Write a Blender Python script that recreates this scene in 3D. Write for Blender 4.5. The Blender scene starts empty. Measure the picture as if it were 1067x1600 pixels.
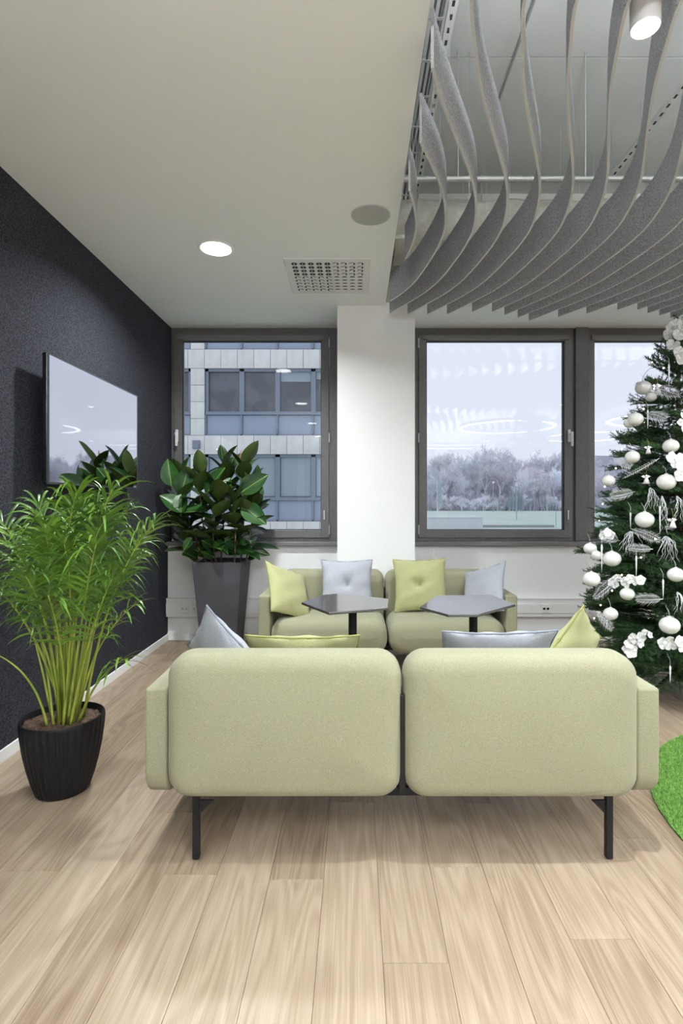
import bpy, bmesh, math, random
from mathutils import Vector, Matrix, Euler
R = random.Random(7)
PI = math.pi
S = bpy.context.scene
COL = S.collection
# ------------------------------------------------------------------ camera
CAMZ, F, PX, PY = 1.30, 850.0, 556.0, 785.0
cd = bpy.data.cameras.new('camera'); cam = bpy.data.objects.new('camera', cd); COL.objects.link(cam)
cam.location = (0, 0, CAMZ); cam.rotation_euler = (PI/2, 0, 0)
cd.sensor_fit = 'VERTICAL'; cd.sensor_height = 36; cd.sensor_width = 24
cd.lens = F/1600*36; cd.shift_x = -22.5/1600; cd.shift_y = -15/1600
cd.clip_start = 0.02; cd.clip_end = 2000
S.camera = cam
# ------------------------------------------------------------------ world / exposure
w = bpy.data.worlds.new('overcast'); S.world = w; w.use_nodes = True
nt = w.node_tree; nt.nodes.clear()
o = nt.nodes.new('ShaderNodeOutputWorld'); b = nt.nodes.new('ShaderNodeBackground')
tc = nt.nodes.new('ShaderNodeTexCoord'); sp = nt.nodes.new('ShaderNodeSeparateXYZ'); cr = nt.nodes.new('ShaderNodeValToRGB')
nt.links.new(tc.outputs['Generated'], sp.inputs[0]); nt.links.new(sp.outputs['Z'], cr.inputs[0])
cr.color_ramp.elements[0].position = 0.0; cr.color_ramp.elements[0].color = (0.80, 0.83, 0.93, 1)
cr.color_ramp.elements[1].position = 0.35; cr.color_ramp.elements[1].color = (0.80, 0.835, 0.95, 1)
nt.links.new(cr.outputs[0], b.inputs[0]); b.inputs[1].default_value = 0.77
nt.links.new(b.outputs[0], o.inputs[0])
S.view_settings.view_transform = 'Standard'; S.view_settings.look = 'None'
S.view_settings.gamma = 1; S.view_settings.use_curve_mapping = False
S.view_settings.exposure = 0.55
DOWN_W, CYL_W, RING_W, UP_W, CUP_W = 12.0, 20.0, 75.0, 112.0, 15.0      # lamp powers; ring, straight and cylinder uplights are added fill
# ------------------------------------------------------------------ helpers
def px(x, y, Y):                      # photo pixel at depth Y -> point
    s = F/Y
    return Vector(((x-PX)/s, Y, CAMZ+(PY-y)/s))
MATS = {}
def mat(name, color, rough=0.6, metal=0.0, color2=None, scale=8.0, bump=0.0, bscale=None, stretch=(1,1,1),
        detail=3.0, lo=0.35, hi=0.65, ior=1.5, emit=None, estr=0.0, obj_var=0.0, coat=0.0, sheen=0.0, spec=None, bdist=0.002):
    if name in MATS: return MATS[name]
    m = bpy.data.materials.new(name); m.use_nodes = True; n = m.node_tree.nodes; l = m.node_tree.links
    p = n['Principled BSDF']; p.inputs['Base Color'].default_value = (*color, 1)
    p.inputs['Roughness'].default_value = rough; p.inputs['Metallic'].default_value = metal; p.inputs['IOR'].default_value = ior
    if coat: p.inputs['Coat Weight'].default_value = coat; p.inputs['Coat Roughness'].default_value = 0.05
    if sheen: p.inputs['Sheen Weight'].default_value = sheen
    if spec is not None: p.inputs['Specular IOR Level'].default_value = spec
    if emit: p.inputs['Emission Color'].default_value = (*emit, 1); p.inputs['Emission Strength'].default_value = estr
    t = n.new('ShaderNodeTexCoord'); mp = n.new('ShaderNodeMapping'); mp.inputs['Scale'].default_value = stretch
    l.new(t.outputs['Object'], mp.inputs['Vector'])
    last = None
    if color2 is not None:
        nz = n.new('ShaderNodeTexNoise'); nz.inputs['Scale'].default_value = scale; nz.inputs['Detail'].default_value = detail
        l.new(mp.outputs[0], nz.inputs['Vector'])
        c = n.new('ShaderNodeValToRGB'); c.color_ramp.elements[0].position = lo; c.color_ramp.elements[1].position = hi
        c.color_ramp.elements[0].color = (*color, 1); c.color_ramp.elements[1].color = (*color2, 1)
        l.new(nz.outputs['Fac'], c.inputs[0]); last = c.outputs[0]
        l.new(last, p.inputs['Base Color'])
    if obj_var:
        oi = n.new('ShaderNodeObjectInfo'); hs = n.new('ShaderNodeHueSaturation')
        mr = n.new('ShaderNodeMapRange'); mr.inputs['To Min'].default_value = 1-obj_var; mr.inputs['To Max'].default_value = 1+obj_var
        l.new(oi.outputs['Random'], mr.inputs['Value']); l.new(mr.outputs[0], hs.inputs['Value'])
        if last: l.new(last, hs.inputs['Color'])
        else: hs.inputs['Color'].default_value = (*color, 1)
        l.new(hs.outputs[0], p.inputs['Base Color'])
    if bump:
        nb = n.new('ShaderNodeTexNoise'); nb.inputs['Scale'].default_value = bscale or scale; nb.inputs['Detail'].default_value = 4
        l.new(mp.outputs[0], nb.inputs['Vector'])
        bp = n.new('ShaderNodeBump'); bp.inputs['Strength'].default_value = bump; bp.inputs['Distance'].default_value = bdist
        l.new(nb.outputs['Fac'], bp.inputs['Height']); l.new(bp.outputs[0], p.inputs['Normal'])
    MATS[name] = m
    return m

class MB:
    def __init__(s): s.v = []; s.f = []
    def add(s, vs, fs, M=None):
        k = len(s.v)
        s.v += [tuple(M @ Vector(v)) if M is not None else tuple(v) for v in vs]
        s.f += [tuple(i+k for i in f) for f in fs]; return s
    def box(s, x0, x1, y0, y1, z0, z1, M=None):
        vs = [(x, y, z) for z in (z0, z1) for y in (y0, y1) for x in (x0, x1)]
        return s.add(vs, [(0,2,3,1),(4,5,7,6),(0,1,5,4),(2,6,7,3),(0,4,6,2),(1,3,7,5)], M)
    def tube(s, pts, r, n=6, caps=True, flat=1.0):
        pts = [Vector(p) for p in pts]; k = len(pts)
        rs = r if isinstance(r, (list, tuple)) else [r]*k
        vs = []; fs = []; up = None
        for i, p in enumerate(pts):
            d = (pts[min(i+1, k-1)]-pts[max(i-1, 0)])
            d = d.normalized() if d.length > 1e-9 else Vector((0,0,1))
            if up is None: up = Vector((0,0,1)) if abs(d.z) < 0.9 else Vector((1,0,0))
            a = d.cross(up)
            if a.length < 1e-6: a = d.orthogonal()
            a.normalize(); u = a.cross(d).normalized(); up = u
            for j in range(n):
                t = 2*PI*j/n + PI/4*(n == 4)
                vs.append(p + a*math.cos(t)*rs[i] + u*math.sin(t)*rs[i]*flat)
        for i in range(k-1):
            for j in range(n):
                j2 = (j+1) % n
                fs.append((i*n+j, i*n+j2, (i+1)*n+j2, (i+1)*n+j))
        if caps: fs.append(tuple(range(n-1, -1, -1))); fs.append(tuple((k-1)*n+j for j in range(n)))
        return s.add(vs, fs)
    def lathe(s, prof, n=24, c=(0,0,0), sx=1, sy=1, M=None):
        vs = []; fs = []
        for (r, z) in prof:
            for j in range(n):
                t = 2*PI*j/n; vs.append((c[0]+r*math.cos(t)*sx, c[1]+r*math.sin(t)*sy, c[2]+z))
        for i in range(len(prof)-1):
            for j in range(n):
                j2 = (j+1) % n; fs.append((i*n+j, i*n+j2, (i+1)*n+j2, (i+1)*n+j))
        fs.append(tuple(range(n-1, -1, -1))); fs.append(tuple((len(prof)-1)*n+j for j in range(n)))
        return s.add(vs, fs, M)
    def prism(s, poly, z0, z1, M=None):
        n = len(poly)
        vs = [(x, y, z0) for x, y in poly]+[(x, y, z1) for x, y in poly]
        fs = [tuple(range(n-1, -1, -1)), tuple(range(n, 2*n))]+[(i, (i+1) % n, n+(i+1) % n, n+i) for i in range(n)]
        return s.add(vs, fs, M)
    def grid(s, fn, nu, nv, M=None, wrap=False):
        vs = [fn(i/nu, j/nv) for i in range(nu+1) for j in range(nv+1)]
        fs = [(i*(nv+1)+j, (i+1)*(nv+1)+j, (i+1)*(nv+1)+j+1, i*(nv+1)+j+1) for i in range(nu) for j in range(nv)]
        return s.add(vs, fs, M)
    def build(s, name, m, parent=None, smooth=False, loc=None, bevel=0, kind=None):
        me = bpy.data.meshes.new(name); me.from_pydata(s.v, [], s.f); me.validate()
        if m: me.materials.append(m)
        if bevel:
            bm = bmesh.new(); bm.from_mesh(me); bmesh.ops.remove_doubles(bm, verts=bm.verts, dist=1e-6)
            eds = [e for e in bm.edges if len(e.link_faces) == 2 and e.calc_face_angle(0) > 0.6]
            bmesh.ops.bevel(bm, geom=eds, offset=bevel, segments=2, profile=0.5, affect='EDGES'); bm.to_mesh(me); bm.free()
        if smooth:
            me.polygons.foreach_set('use_smooth', [True]*len(me.polygons))
            if smooth != 'all':
                bm = bmesh.new(); bm.from_mesh(me)
                for e in bm.edges:
                    if len(e.link_faces) == 2 and e.calc_face_angle(0) > 0.7: e.smooth = False
                bm.to_mesh(me); bm.free()
        me.update()
        ob = bpy.data.objects.new(name, me); COL.objects.link(ob)
        if parent: ob.parent = parent
        if loc: ob.location = loc
        if kind: ob['kind'] = kind
        return ob
def tag(ob, label=None, cat=None, group=None, kind=None):
    if label: ob['label'] = label
    if cat: ob['category'] = cat
    if group: ob['group'] = group
    if kind: ob['kind'] = kind
    return ob
def thing(name, label, cat, loc=(0,0,0), rz=0, group=None, kind=None):
    ob = bpy.data.objects.new(name, None); COL.objects.link(ob); ob.location = loc; ob.rotation_euler = (0,0,rz)
    ob.empty_display_size = 0.05
    return tag(ob, label, cat, group, kind)
def inst(src, parent=None, M=None, name=None):
    ob = src.copy(); COL.objects.link(ob); ob.parent = parent
    if M is not None: ob.matrix_basis = M
    return ob
def copy_tree(o_, label=None, parent=None, kids=None):
    c = o_.copy(); COL.objects.link(c); c.parent = parent
    if label: c['label'] = label
    for ch in list(o_.children): copy_tree(ch, None, c)
    return c
def frame_of(d, n):                   # columns: x = d, z ~ n
    d = d.normalized(); y = n.cross(d)
    if y.length < 1e-6: y = d.orthogonal()
    y.normalize(); z = d.cross(y)
    return Matrix((d, y, z)).transposed().to_4x4()

# rounded slab: outline in XZ, thickness along Y (y0..y1), corners rc=(tl,tr,br,bl), edge radius re, bulge of the two faces
def soft_slab(mb, w_, h_, t_, rc, re, bulge=0.0, nc=7, ne=5, M=None, ctr=(0,0,0)):
    if not isinstance(rc, tuple): rc = (rc,)*4
    hw, hh, ht = w_/2, h_/2, t_/2
    def ring(inset, y):
        pts = []
        cs = [(-hw, hh, 1, -1, PI/2, PI, rc[0]), ]
        a = hw-inset; c = hh-inset
        for (sx, sz, a0, r) in ((1, 1, 0, rc[1]), (-1, 1, PI/2, rc[0]), (-1, -1, PI, rc[3]), (1, -1, 1.5*PI, rc[2])):
            rr = max(min(r-inset*0.6, a, c), 0.0005)
            for k in range(nc+1):
                t = a0+PI/2*k/nc
                pts.append((sx*(a-rr)+rr*math.cos(t), y, sz*(c-rr)+rr*math.sin(t)))
            # straight side subdivision
        return pts
    m = min(hw, hh)
    prof = []
    ins = [m*0.999, m*0.8, m*0.6, m*0.42, m*0.27]
    ins = [i for i in ins if i > re*1.15]
    def by(i): 
        q = max(0, min(1, (i-re)/(m-re))); return bulge*math.sin(q*PI/2)**0.8 if q > 0 else 0
    for i in ins: prof.append((i, -ht-by(i)))
    for k in range(ne+1):
        t = PI/2*k/ne; prof.append((re*(1-math.sin(t)), -ht+re*(1-math.cos(t))))
    half = prof[:]
    for (i, y) in reversed(half): prof.append((i, -y))
    n = 4*(nc+1); vs = []; fs = []
    for (i, y) in prof: vs += [(x+ctr[0], yy+ctr[1], z+ctr[2]) for (x, yy, z) in ring(i, y)]
    for k in range(len(prof)-1):
        for j in range(n):
            j2 = (j+1) % n; fs.append((k*n+j, k*n+j2, (k+1)*n+j2, (k+1)*n+j))
    fs.append(tuple(range(n-1, -1, -1))); fs.append(tuple((len(prof)-1)*n+j for j in range(n)))
    return mb.add(vs, fs, M)
def bez(p0, p1, p2, t): return p0*(1-t)**2+p1*2*t*(1-t)+p2*t*t

# ------------------------------------------------------------------ materials
M_white = mat('white_wall_paint', (0.87,0.87,0.865), 0.75, bump=0.05, bscale=300)
M_ceil = mat('white_ceiling_paint', (0.89,0.91,0.915), 0.85)
M_trim = mat('white_trim', (0.82,0.82,0.81), 0.45)
M_slab = mat('grey_painted_concrete', (0.62,0.63,0.62), 0.9, color2=(0.67,0.68,0.67), scale=2.0, bump=0.3, bscale=60)
M_feltwall = mat('charcoal_felt', (0.013,0.013,0.017), 0.95, color2=(0.050,0.051,0.064), scale=120, detail=7, lo=0.38, hi=0.66, bump=0.5, bscale=250, spec=0.2)
M_frame = mat('grey_window_frame', (0.115,0.110,0.110), 0.45, color2=(0.135,0.13,0.128), scale=30, bump=0.05, bscale=200)
M_frame2 = mat('grey_window_sash', (0.135,0.13,0.128), 0.42, color2=(0.15,0.145,0.142), scale=30, bump=0.05, bscale=200)
M_sill = mat('grey_sill', (0.17,0.165,0.165), 0.35)
M_gasket = mat('black_gasket', (0.015,0.015,0.015), 0.6)
M_steel = mat('brushed_steel', (0.62,0.62,0.62), 0.3, 1.0)
M_galv = mat('galvanised_steel', (0.50,0.51,0.50), 0.45, 0.6, color2=(0.60,0.61,0.60), scale=25)
M_hw = mat('white_hardware', (0.75,0.75,0.74), 0.35)
M_black = mat('black_powder_coat', (0.008,0.008,0.009), 0.45, spec=0.25)
M_blackgl = mat('black_gloss_plastic', (0.008,0.008,0.009), 0.25)
M_screen = mat('television_screen', (0.66,0.67,0.70), 0.02, 1.0)
M_sofa = mat('sage_melange_fabric', (0.225,0.22,0.135), 0.95, color2=(0.335,0.325,0.215), scale=380, detail=5, lo=0.38, hi=0.62, bump=0.35, bscale=520, stretch=(1,1,1.6), sheen=0.1)
M_pgrey = mat('grey_blue_cushion_fabric', (0.31,0.325,0.36), 0.9, color2=(0.42,0.435,0.47), scale=350, bump=0.25, bscale=400, sheen=0.1)
M_pyel = mat('yellow_green_cushion_fabric', (0.33,0.33,0.145), 0.9, color2=(0.43,0.425,0.225), scale=350, bump=0.25, bscale=400, sheen=0.1)
M_pgreyp = mat('grey_piping', (0.24,0.27,0.32), 0.9)
M_pyelp = mat('yellow_piping', (0.28,0.29,0.09), 0.9)
M_table = mat('dark_laminate', (0.075,0.068,0.068), 0.13, color2=(0.085,0.078,0.078), scale=120, ior=2.0)
M_baffle = mat('grey_felt_baffle', (0.30,0.30,0.325), 0.95, color2=(0.66,0.66,0.69), scale=130, detail=6, lo=0.36, hi=0.66, bump=0.4, bscale=260)
M_baffle_e = mat('pale_felt_cut_edge', (0.50,0.50,0.51), 0.95, color2=(0.66,0.66,0.66), scale=260, detail=6)
M_planter = mat('dark_grey_fibre_cement', (0.042,0.042,0.047), 0.75, color2=(0.070,0.070,0.078), scale=5, detail=6, lo=0.4, hi=0.75, bump=0.15, bscale=60)
M_pot = mat('black_ribbed_plastic', (0.006,0.006,0.007), 0.5, spec=0.25)
M_soil = mat('brown_soil', (0.035,0.02,0.012), 1.0, color2=(0.12,0.07,0.04), scale=60, bump=1.0, bscale=60, bdist=0.01)
M_palm = mat('palm_leaflet', (0.035,0.10,0.010), 0.40, color2=(0.13,0.26,0.022), scale=5, detail=2, spec=0.5)
M_palmstem = mat('palm_stem', (0.19,0.27,0.03), 0.4, color2=(0.36,0.40,0.06), scale=6)
M_bark = mat('brown_bark', (0.10,0.065,0.035), 0.8, color2=(0.22,0.15,0.09), scale=30)
M_needle = mat('fir_needle', (0.014,0.042,0.016), 0.6, color2=(0.058,0.135,0.045), scale=4, obj_var=0.35)
M_pearl = mat('pearl_white_glass', (0.74,0.73,0.69), 0.25, 0.0, color2=(0.82,0.81,0.78), scale=14, coat=0.6)
M_pearl2 = mat('matte_pearl_grey_glass', (0.70,0.69,0.67), 0.35, 0.2, coat=0.3)
M_petal = mat('white_petal', (0.86,0.85,0.84), 0.6, color2=(0.9,0.9,0.9), scale=30)
M_petalg = mat('glitter_silver_petal', (0.62,0.62,0.60), 0.4, 0.2, color2=(0.82,0.82,0.8), scale=200, bump=0.6, bscale=300)
M_glit = mat('silver_glitter', (0.62,0.62,0.65), 0.35, 0.35, color2=(0.9,0.9,0.92), scale=120, bump=0.8, bscale=300)
M_ice = mat('clear_acrylic', (0.82,0.84,0.86), 0.1, 0.1, ior=1.45, coat=0.5)
M_warm = mat('warm_bulb', (1,0.9,0.7), 0.4, emit=(1.0,0.80,0.55), estr=9)
M_lamp = mat('lamp_diffuser', (1,1,1), 0.4, emit=(1.0,0.98,0.95), estr=14)
M_ring = mat('ring_lamp_diffuser', (1,1,1), 0.4, emit=(1.0,0.985,0.96), estr=16)
M_cord = mat('dark_green_cord', (0.01,0.03,0.012), 0.6)

def plank_mat():
    m = bpy.data.materials.new('light_oak_plank'); m.use_nodes = True; n = m.node_tree.nodes; l = m.node_tree.links
    p = n['Principled BSDF']; t = n.new('ShaderNodeTexCoord'); oi = n.new('ShaderNodeObjectInfo')
    mp = n.new('ShaderNodeMapping'); l.new(t.outputs['Object'], mp.inputs[0])
    cm = n.new('ShaderNodeCombineXYZ'); 
    mu = n.new('ShaderNodeMath'); mu.operation = 'MULTIPLY'; mu.inputs[1].default_value = 37.0
    l.new(oi.outputs['Random'], mu.inputs[0]); l.new(mu.outputs[0], cm.inputs[0]); l.new(mu.outputs[0], cm.inputs[2]); l.new(mu.outputs[0], cm.inputs[1])
    l.new(cm.outputs[0], mp.inputs['Location'])
    # broad cathedral figure
    m2 = n.new('ShaderNodeMapping'); m2.inputs['Scale'].default_value = (1.0, 0.11, 1.0); l.new(mp.outputs[0], m2.inputs[0])
    nz = n.new('ShaderNodeTexNoise'); nz.inputs['Scale'].default_value = 7; nz.inputs['Detail'].default_value = 1.5; nz.inputs['Distortion'].default_value = 0.3
    l.new(m2.outputs[0], nz.inputs[0])
    ml = n.new('ShaderNodeMath'); ml.operation = 'MULTIPLY'; ml.inputs[1].default_value = 12.0; l.new(nz.outputs['Fac'], ml.inputs[0])
    sn = n.new('ShaderNodeMath'); sn.operation = 'SINE'
    ml2 = n.new('ShaderNodeMath'); ml2.operation = 'MULTIPLY'; ml2.inputs[1].default_value = 6.283; l.new(ml.outputs[0], ml2.inputs[0]); l.new(ml2.outputs[0], sn.inputs[0])
    # fine pores
    m3 = n.new('ShaderNodeMapping'); m3.inputs['Scale'].default_value = (1.0, 0.014, 1.0); l.new(mp.outputs[0], m3.inputs[0])
    n2 = n.new('ShaderNodeTexNoise'); n2.inputs['Scale'].default_value = 260; n2.inputs['Detail'].default_value = 4; l.new(m3.outputs[0], n2.inputs[0])
    # medium streaks
    n3 = n.new('ShaderNodeTexNoise'); n3.inputs['Scale'].default_value = 26; n3.inputs['Detail'].default_value = 3
    m4 = n.new('ShaderNodeMapping'); m4.inputs['Scale'].default_value = (1.0, 0.07, 1.0); l.new(mp.outputs[0], m4.inputs[0]); l.new(m4.outputs[0], n3.inputs[0])
    def mad(a, k, add):
        q = n.new('ShaderNodeMath'); q.operation = 'MULTIPLY_ADD'; l.new(a, q.inputs[0]); q.inputs[1].default_value = k
        if isinstance(add, float): q.inputs[2].default_value = add
        else: l.new(add, q.inputs[2])
        return q.outputs[0]
    v = mad(sn.outputs[0], 0.10, 0.5)
    sub = n.new('ShaderNodeMath'); sub.operation = 'SUBTRACT'; l.new(n2.outputs['Fac'], sub.inputs[0]); sub.inputs[1].default_value = 0.5
    v = mad(sub.outputs[0], 0.8, v)
    sub3 = n.new('ShaderNodeMath'); sub3.operation = 'SUBTRACT'; l.new(n3.outputs['Fac'], sub3.inputs[0]); sub3.inputs[1].default_value = 0.5
    v = mad(sub3.outputs[0], 0.35, v)
    sub2 = n.new('ShaderNodeMath'); sub2.operation = 'SUBTRACT'; l.new(oi.outputs['Random'], sub2.inputs[0]); sub2.inputs[1].default_value = 0.5
    v = mad(sub2.outputs[0], 0.34, v)
    c = n.new('ShaderNodeValToRGB'); e = c.color_ramp.elements
    e[0].position = 0.05; e[0].color = (0.165,0.110,0.068,1)
    e[1].position = 0.95; e[1].color = (0.435,0.345,0.258,1)
    k = e.new(0.5); k.color = (0.30,0.226,0.158,1)
    l.new(v, c.inputs[0]); l.new(c.outputs[0], p.inputs['Base Color'])
    p.inputs['Roughness'].default_value = 0.42; p.inputs['Specular IOR Level'].default_value = 0.35
    bp = n.new('ShaderNodeBump'); bp.inputs['Strength'].default_value = 0.12; bp.inputs['Distance'].default_value = 0.001
    l.new(n2.outputs['Fac'], bp.inputs['Height']); l.new(bp.outputs[0], p.inputs['Normal'])
    return m
M_plank = plank_mat()
M_subfloor = mat('floor_base', (0.22,0.15,0.09), 0.8)

def glass_mat(name, tint=(0.95,0.965,0.98), refl=0.9, rough=0.0, ior=1.5):
    m = bpy.data.materials.new(name); m.use_nodes = True; n = m.node_tree.nodes; l = m.node_tree.links; n.clear()
    out = n.new('ShaderNodeOutputMaterial'); mx = n.new('ShaderNodeMixShader'); tr = n.new('ShaderNodeBsdfTransparent'); gl = n.new('ShaderNodeBsdfGlossy')
    tr.inputs[0].default_value = (*tint, 1); gl.inputs[0].default_value = (refl, refl, refl, 1); gl.inputs['Roughness'].default_value = rough
    fr = n.new('ShaderNodeFresnel'); ge = n.new('ShaderNodeNewGeometry'); mr = n.new('ShaderNodeMapRange')
    mr.inputs['To Min'].default_value = ior; mr.inputs['To Max'].default_value = 1/ior
    l.new(ge.outputs['Backfacing'], mr.inputs['Value']); l.new(mr.outputs[0], fr.inputs[0])
    l.new(fr.outputs[0], mx.inputs[0]); l.new(tr.outputs[0], mx.inputs[1]); l.new(gl.outputs[0], mx.inputs[2]); l.new(mx.outputs[0], out.inputs[0])
    return m
M_glass = glass_mat('window_glass', refl=0.5)

# ------------------------------------------------------------------ setting
WX, BY, WINY, CZ, SZ = -1.777, 5.14, 5.24, 2.98, 3.95      # left wall, wall below sill, window plane, gypsum ceiling, slab
RX, FY, EX, COLY = 7.0, -6.0, 0.25, 4.65                   # right wall, wall behind camera, gypsum edge, column face
def struct(name, mb, m, parent=None, **k):
    ob = mb.build(name, m, parent, **k)
    if not parent: ob['kind'] = 'structure'
    return ob
fl = struct('floor', MB().box(WX-0.1, RX+0.1, FY-0.1, 5.6, -0.12, -0.012), M_subfloor)
PWID, PLEN = 0.187, 1.22
pm = MB().box(-PWID/2+0.0005, PWID/2-0.0005, -PLEN/2+0.0005, PLEN/2-0.0005, -0.010, 0.0).build('plank', M_plank, fl, bevel=0.0007)
first = True; cnt = 0; rest = MB()
for c in range(-10, 37):
    xc = 0.076+PWID*(c+0.5)
    if xc < WX-0.1 or xc > RX+0.1: continue
    off = {0: 1.535-PLEN/2}.get(c, R.random()*PLEN)
    y = off-8*PLEN
    while y < 5.5:
        near = (y+PLEN/2 > 0.35 and abs(xc) < 0.75*max(y+PLEN, 0.6)+1.1 and y < 5.4)
        x0, x1 = xc-PWID/2, xc+PWID/2
        if near and cnt < 290 and x1 > WX+0.01:
            if first: ob = pm; first = False
            else: ob = inst(pm, fl)
            ob.location = (xc, y, 0); ob.scale = (1,1,1); cnt += 1
            y1 = min(y+PLEN/2, 5.3)
            if x0 < WX: ob.scale[0] = (x1-WX)/PWID; ob.location[0] = (x1+WX)/2
            if y1 < y+PLEN/2: ob.scale[1] = (y1-(y-PLEN/2))/PLEN; ob.location[1] = (y1+y-PLEN/2)/2
        elif y > FY and y-PLEN/2 < 5.2 and x1 > WX+0.02: rest.box(max(x0, WX)+.0005, min(x1, RX)-.0005, max(y-PLEN/2, FY)+.0005, min(y+PLEN/2, 5.3)-.0005, -0.010, 0)
        y += PLEN
rest.build('plank', M_plank, fl, kind='stuff')
struct('wall_left', MB().box(WX-0.2, WX, FY, 5.5, 0, SZ), M_feltwall)
struct('baseboard_left', MB().box(WX, WX+0.012, FY, BY, 0, 0.062), M_trim, bevel=0.002)
wr = MB().box(RX, RX+0.2, FY, 5.5, 0, .9).box(RX, RX+0.2, FY, 5.5, 2.9, SZ)
wb_ = MB().box(WX-0.2, RX+0.2, FY-0.2, FY, 0, .3).box(WX-0.2, RX+0.2, FY-0.2, FY, 2.9, SZ)
for k in range(5): wr.box(RX, RX+0.2, FY+2.75*k-.25+.25*(k == 0), FY+2.75*k+.25, .9, 2.9)
for k in range(5): wb_.box(WX+2.19*k-.2, WX+2.19*k+.2, FY-0.2, FY, .3, 2.9)
struct('wall_right', wr, M_white); struct('wall_rear', wb_, M_white)
def added_window(k, c, horizontal, w_, z0, z1):  # unseen windows, added to bring in daylight from behind and the right
    t = thing('window_%d' % k, None, None, c, 0 if horizontal else PI/2, kind='structure'); h = w_/2
    MB().box(-h,-h+.07,-.04,.04,z0,z1).box(h-.07,h,-.04,.04,z0,z1).box(-h,h,-.04,.04,z0,z0+.07).box(-h,h,-.04,.04,z1-.07,z1).box(-.03,.03,-.04,.04,z0,z1).build('window_frame', M_frame, t)
    MB().box(-h+.07,h-.07,-.01,.01,z0+.07,z1-.07).build('glass_pane', M_glass, t)
for k in range(4): added_window(4+k, (RX+.1, FY+1.375+2.75*k, 0), False, 2.25, .9, 2.9)
for k in range(4): added_window(8+k, (WX+1.095+2.19*k, FY-.1, 0), True, 1.79, .3, 2.9)
# back wall below the sills, its plinth, column, far pier, lintel
bw = MB().box(WX, RX, BY, 5.45, 0, 0.89).box(WX, RX, 5.3, 5.45, CZ+.031, SZ); bw.box(4.1, RX, 5.0, 5.45, 0.89, CZ)
struct('wall_back', bw, M_white)
struct('wall_column', MB().box(-0.159, 0.504, COLY, 5.5, 0, CZ), M_white)
struct('baseboard_back', MB().box(WX, -0.161, BY-0.014, BY, 0, 0.07).box(0.506, RX, BY-0.014, BY, 0, 0.07), M_trim, bevel=0.002)
struct('trim_1', MB().box(-0.175, 0.52, COLY-0.012, COLY, 0, 0.07), M_trim, bevel=0.002)
struct('ceiling', MB().box(WX, EX, FY, 5.45, CZ, CZ+0.03).box(EX, RX, COLY, 5.45, CZ, CZ+0.03), M_ceil)
struct('trim_2', MB().box(EX, RX, COLY+0.02, COLY+0.05, CZ+0.03, SZ), mat('cream_bulkhead', (0.60,0.59,0.54), 0.9, color2=(0.66,0.65,0.60), scale=4))
struct('ceiling_slab', MB().box(WX-0.2, RX+0.2, FY, 3.235, SZ, SZ+0.2).box(WX-0.2, RX+0.2, 3.245, 5.5, SZ, SZ+0.2).box(WX, RX, 3.2, 3.3, SZ+0.02, SZ+0.1), M_slab)

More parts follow.
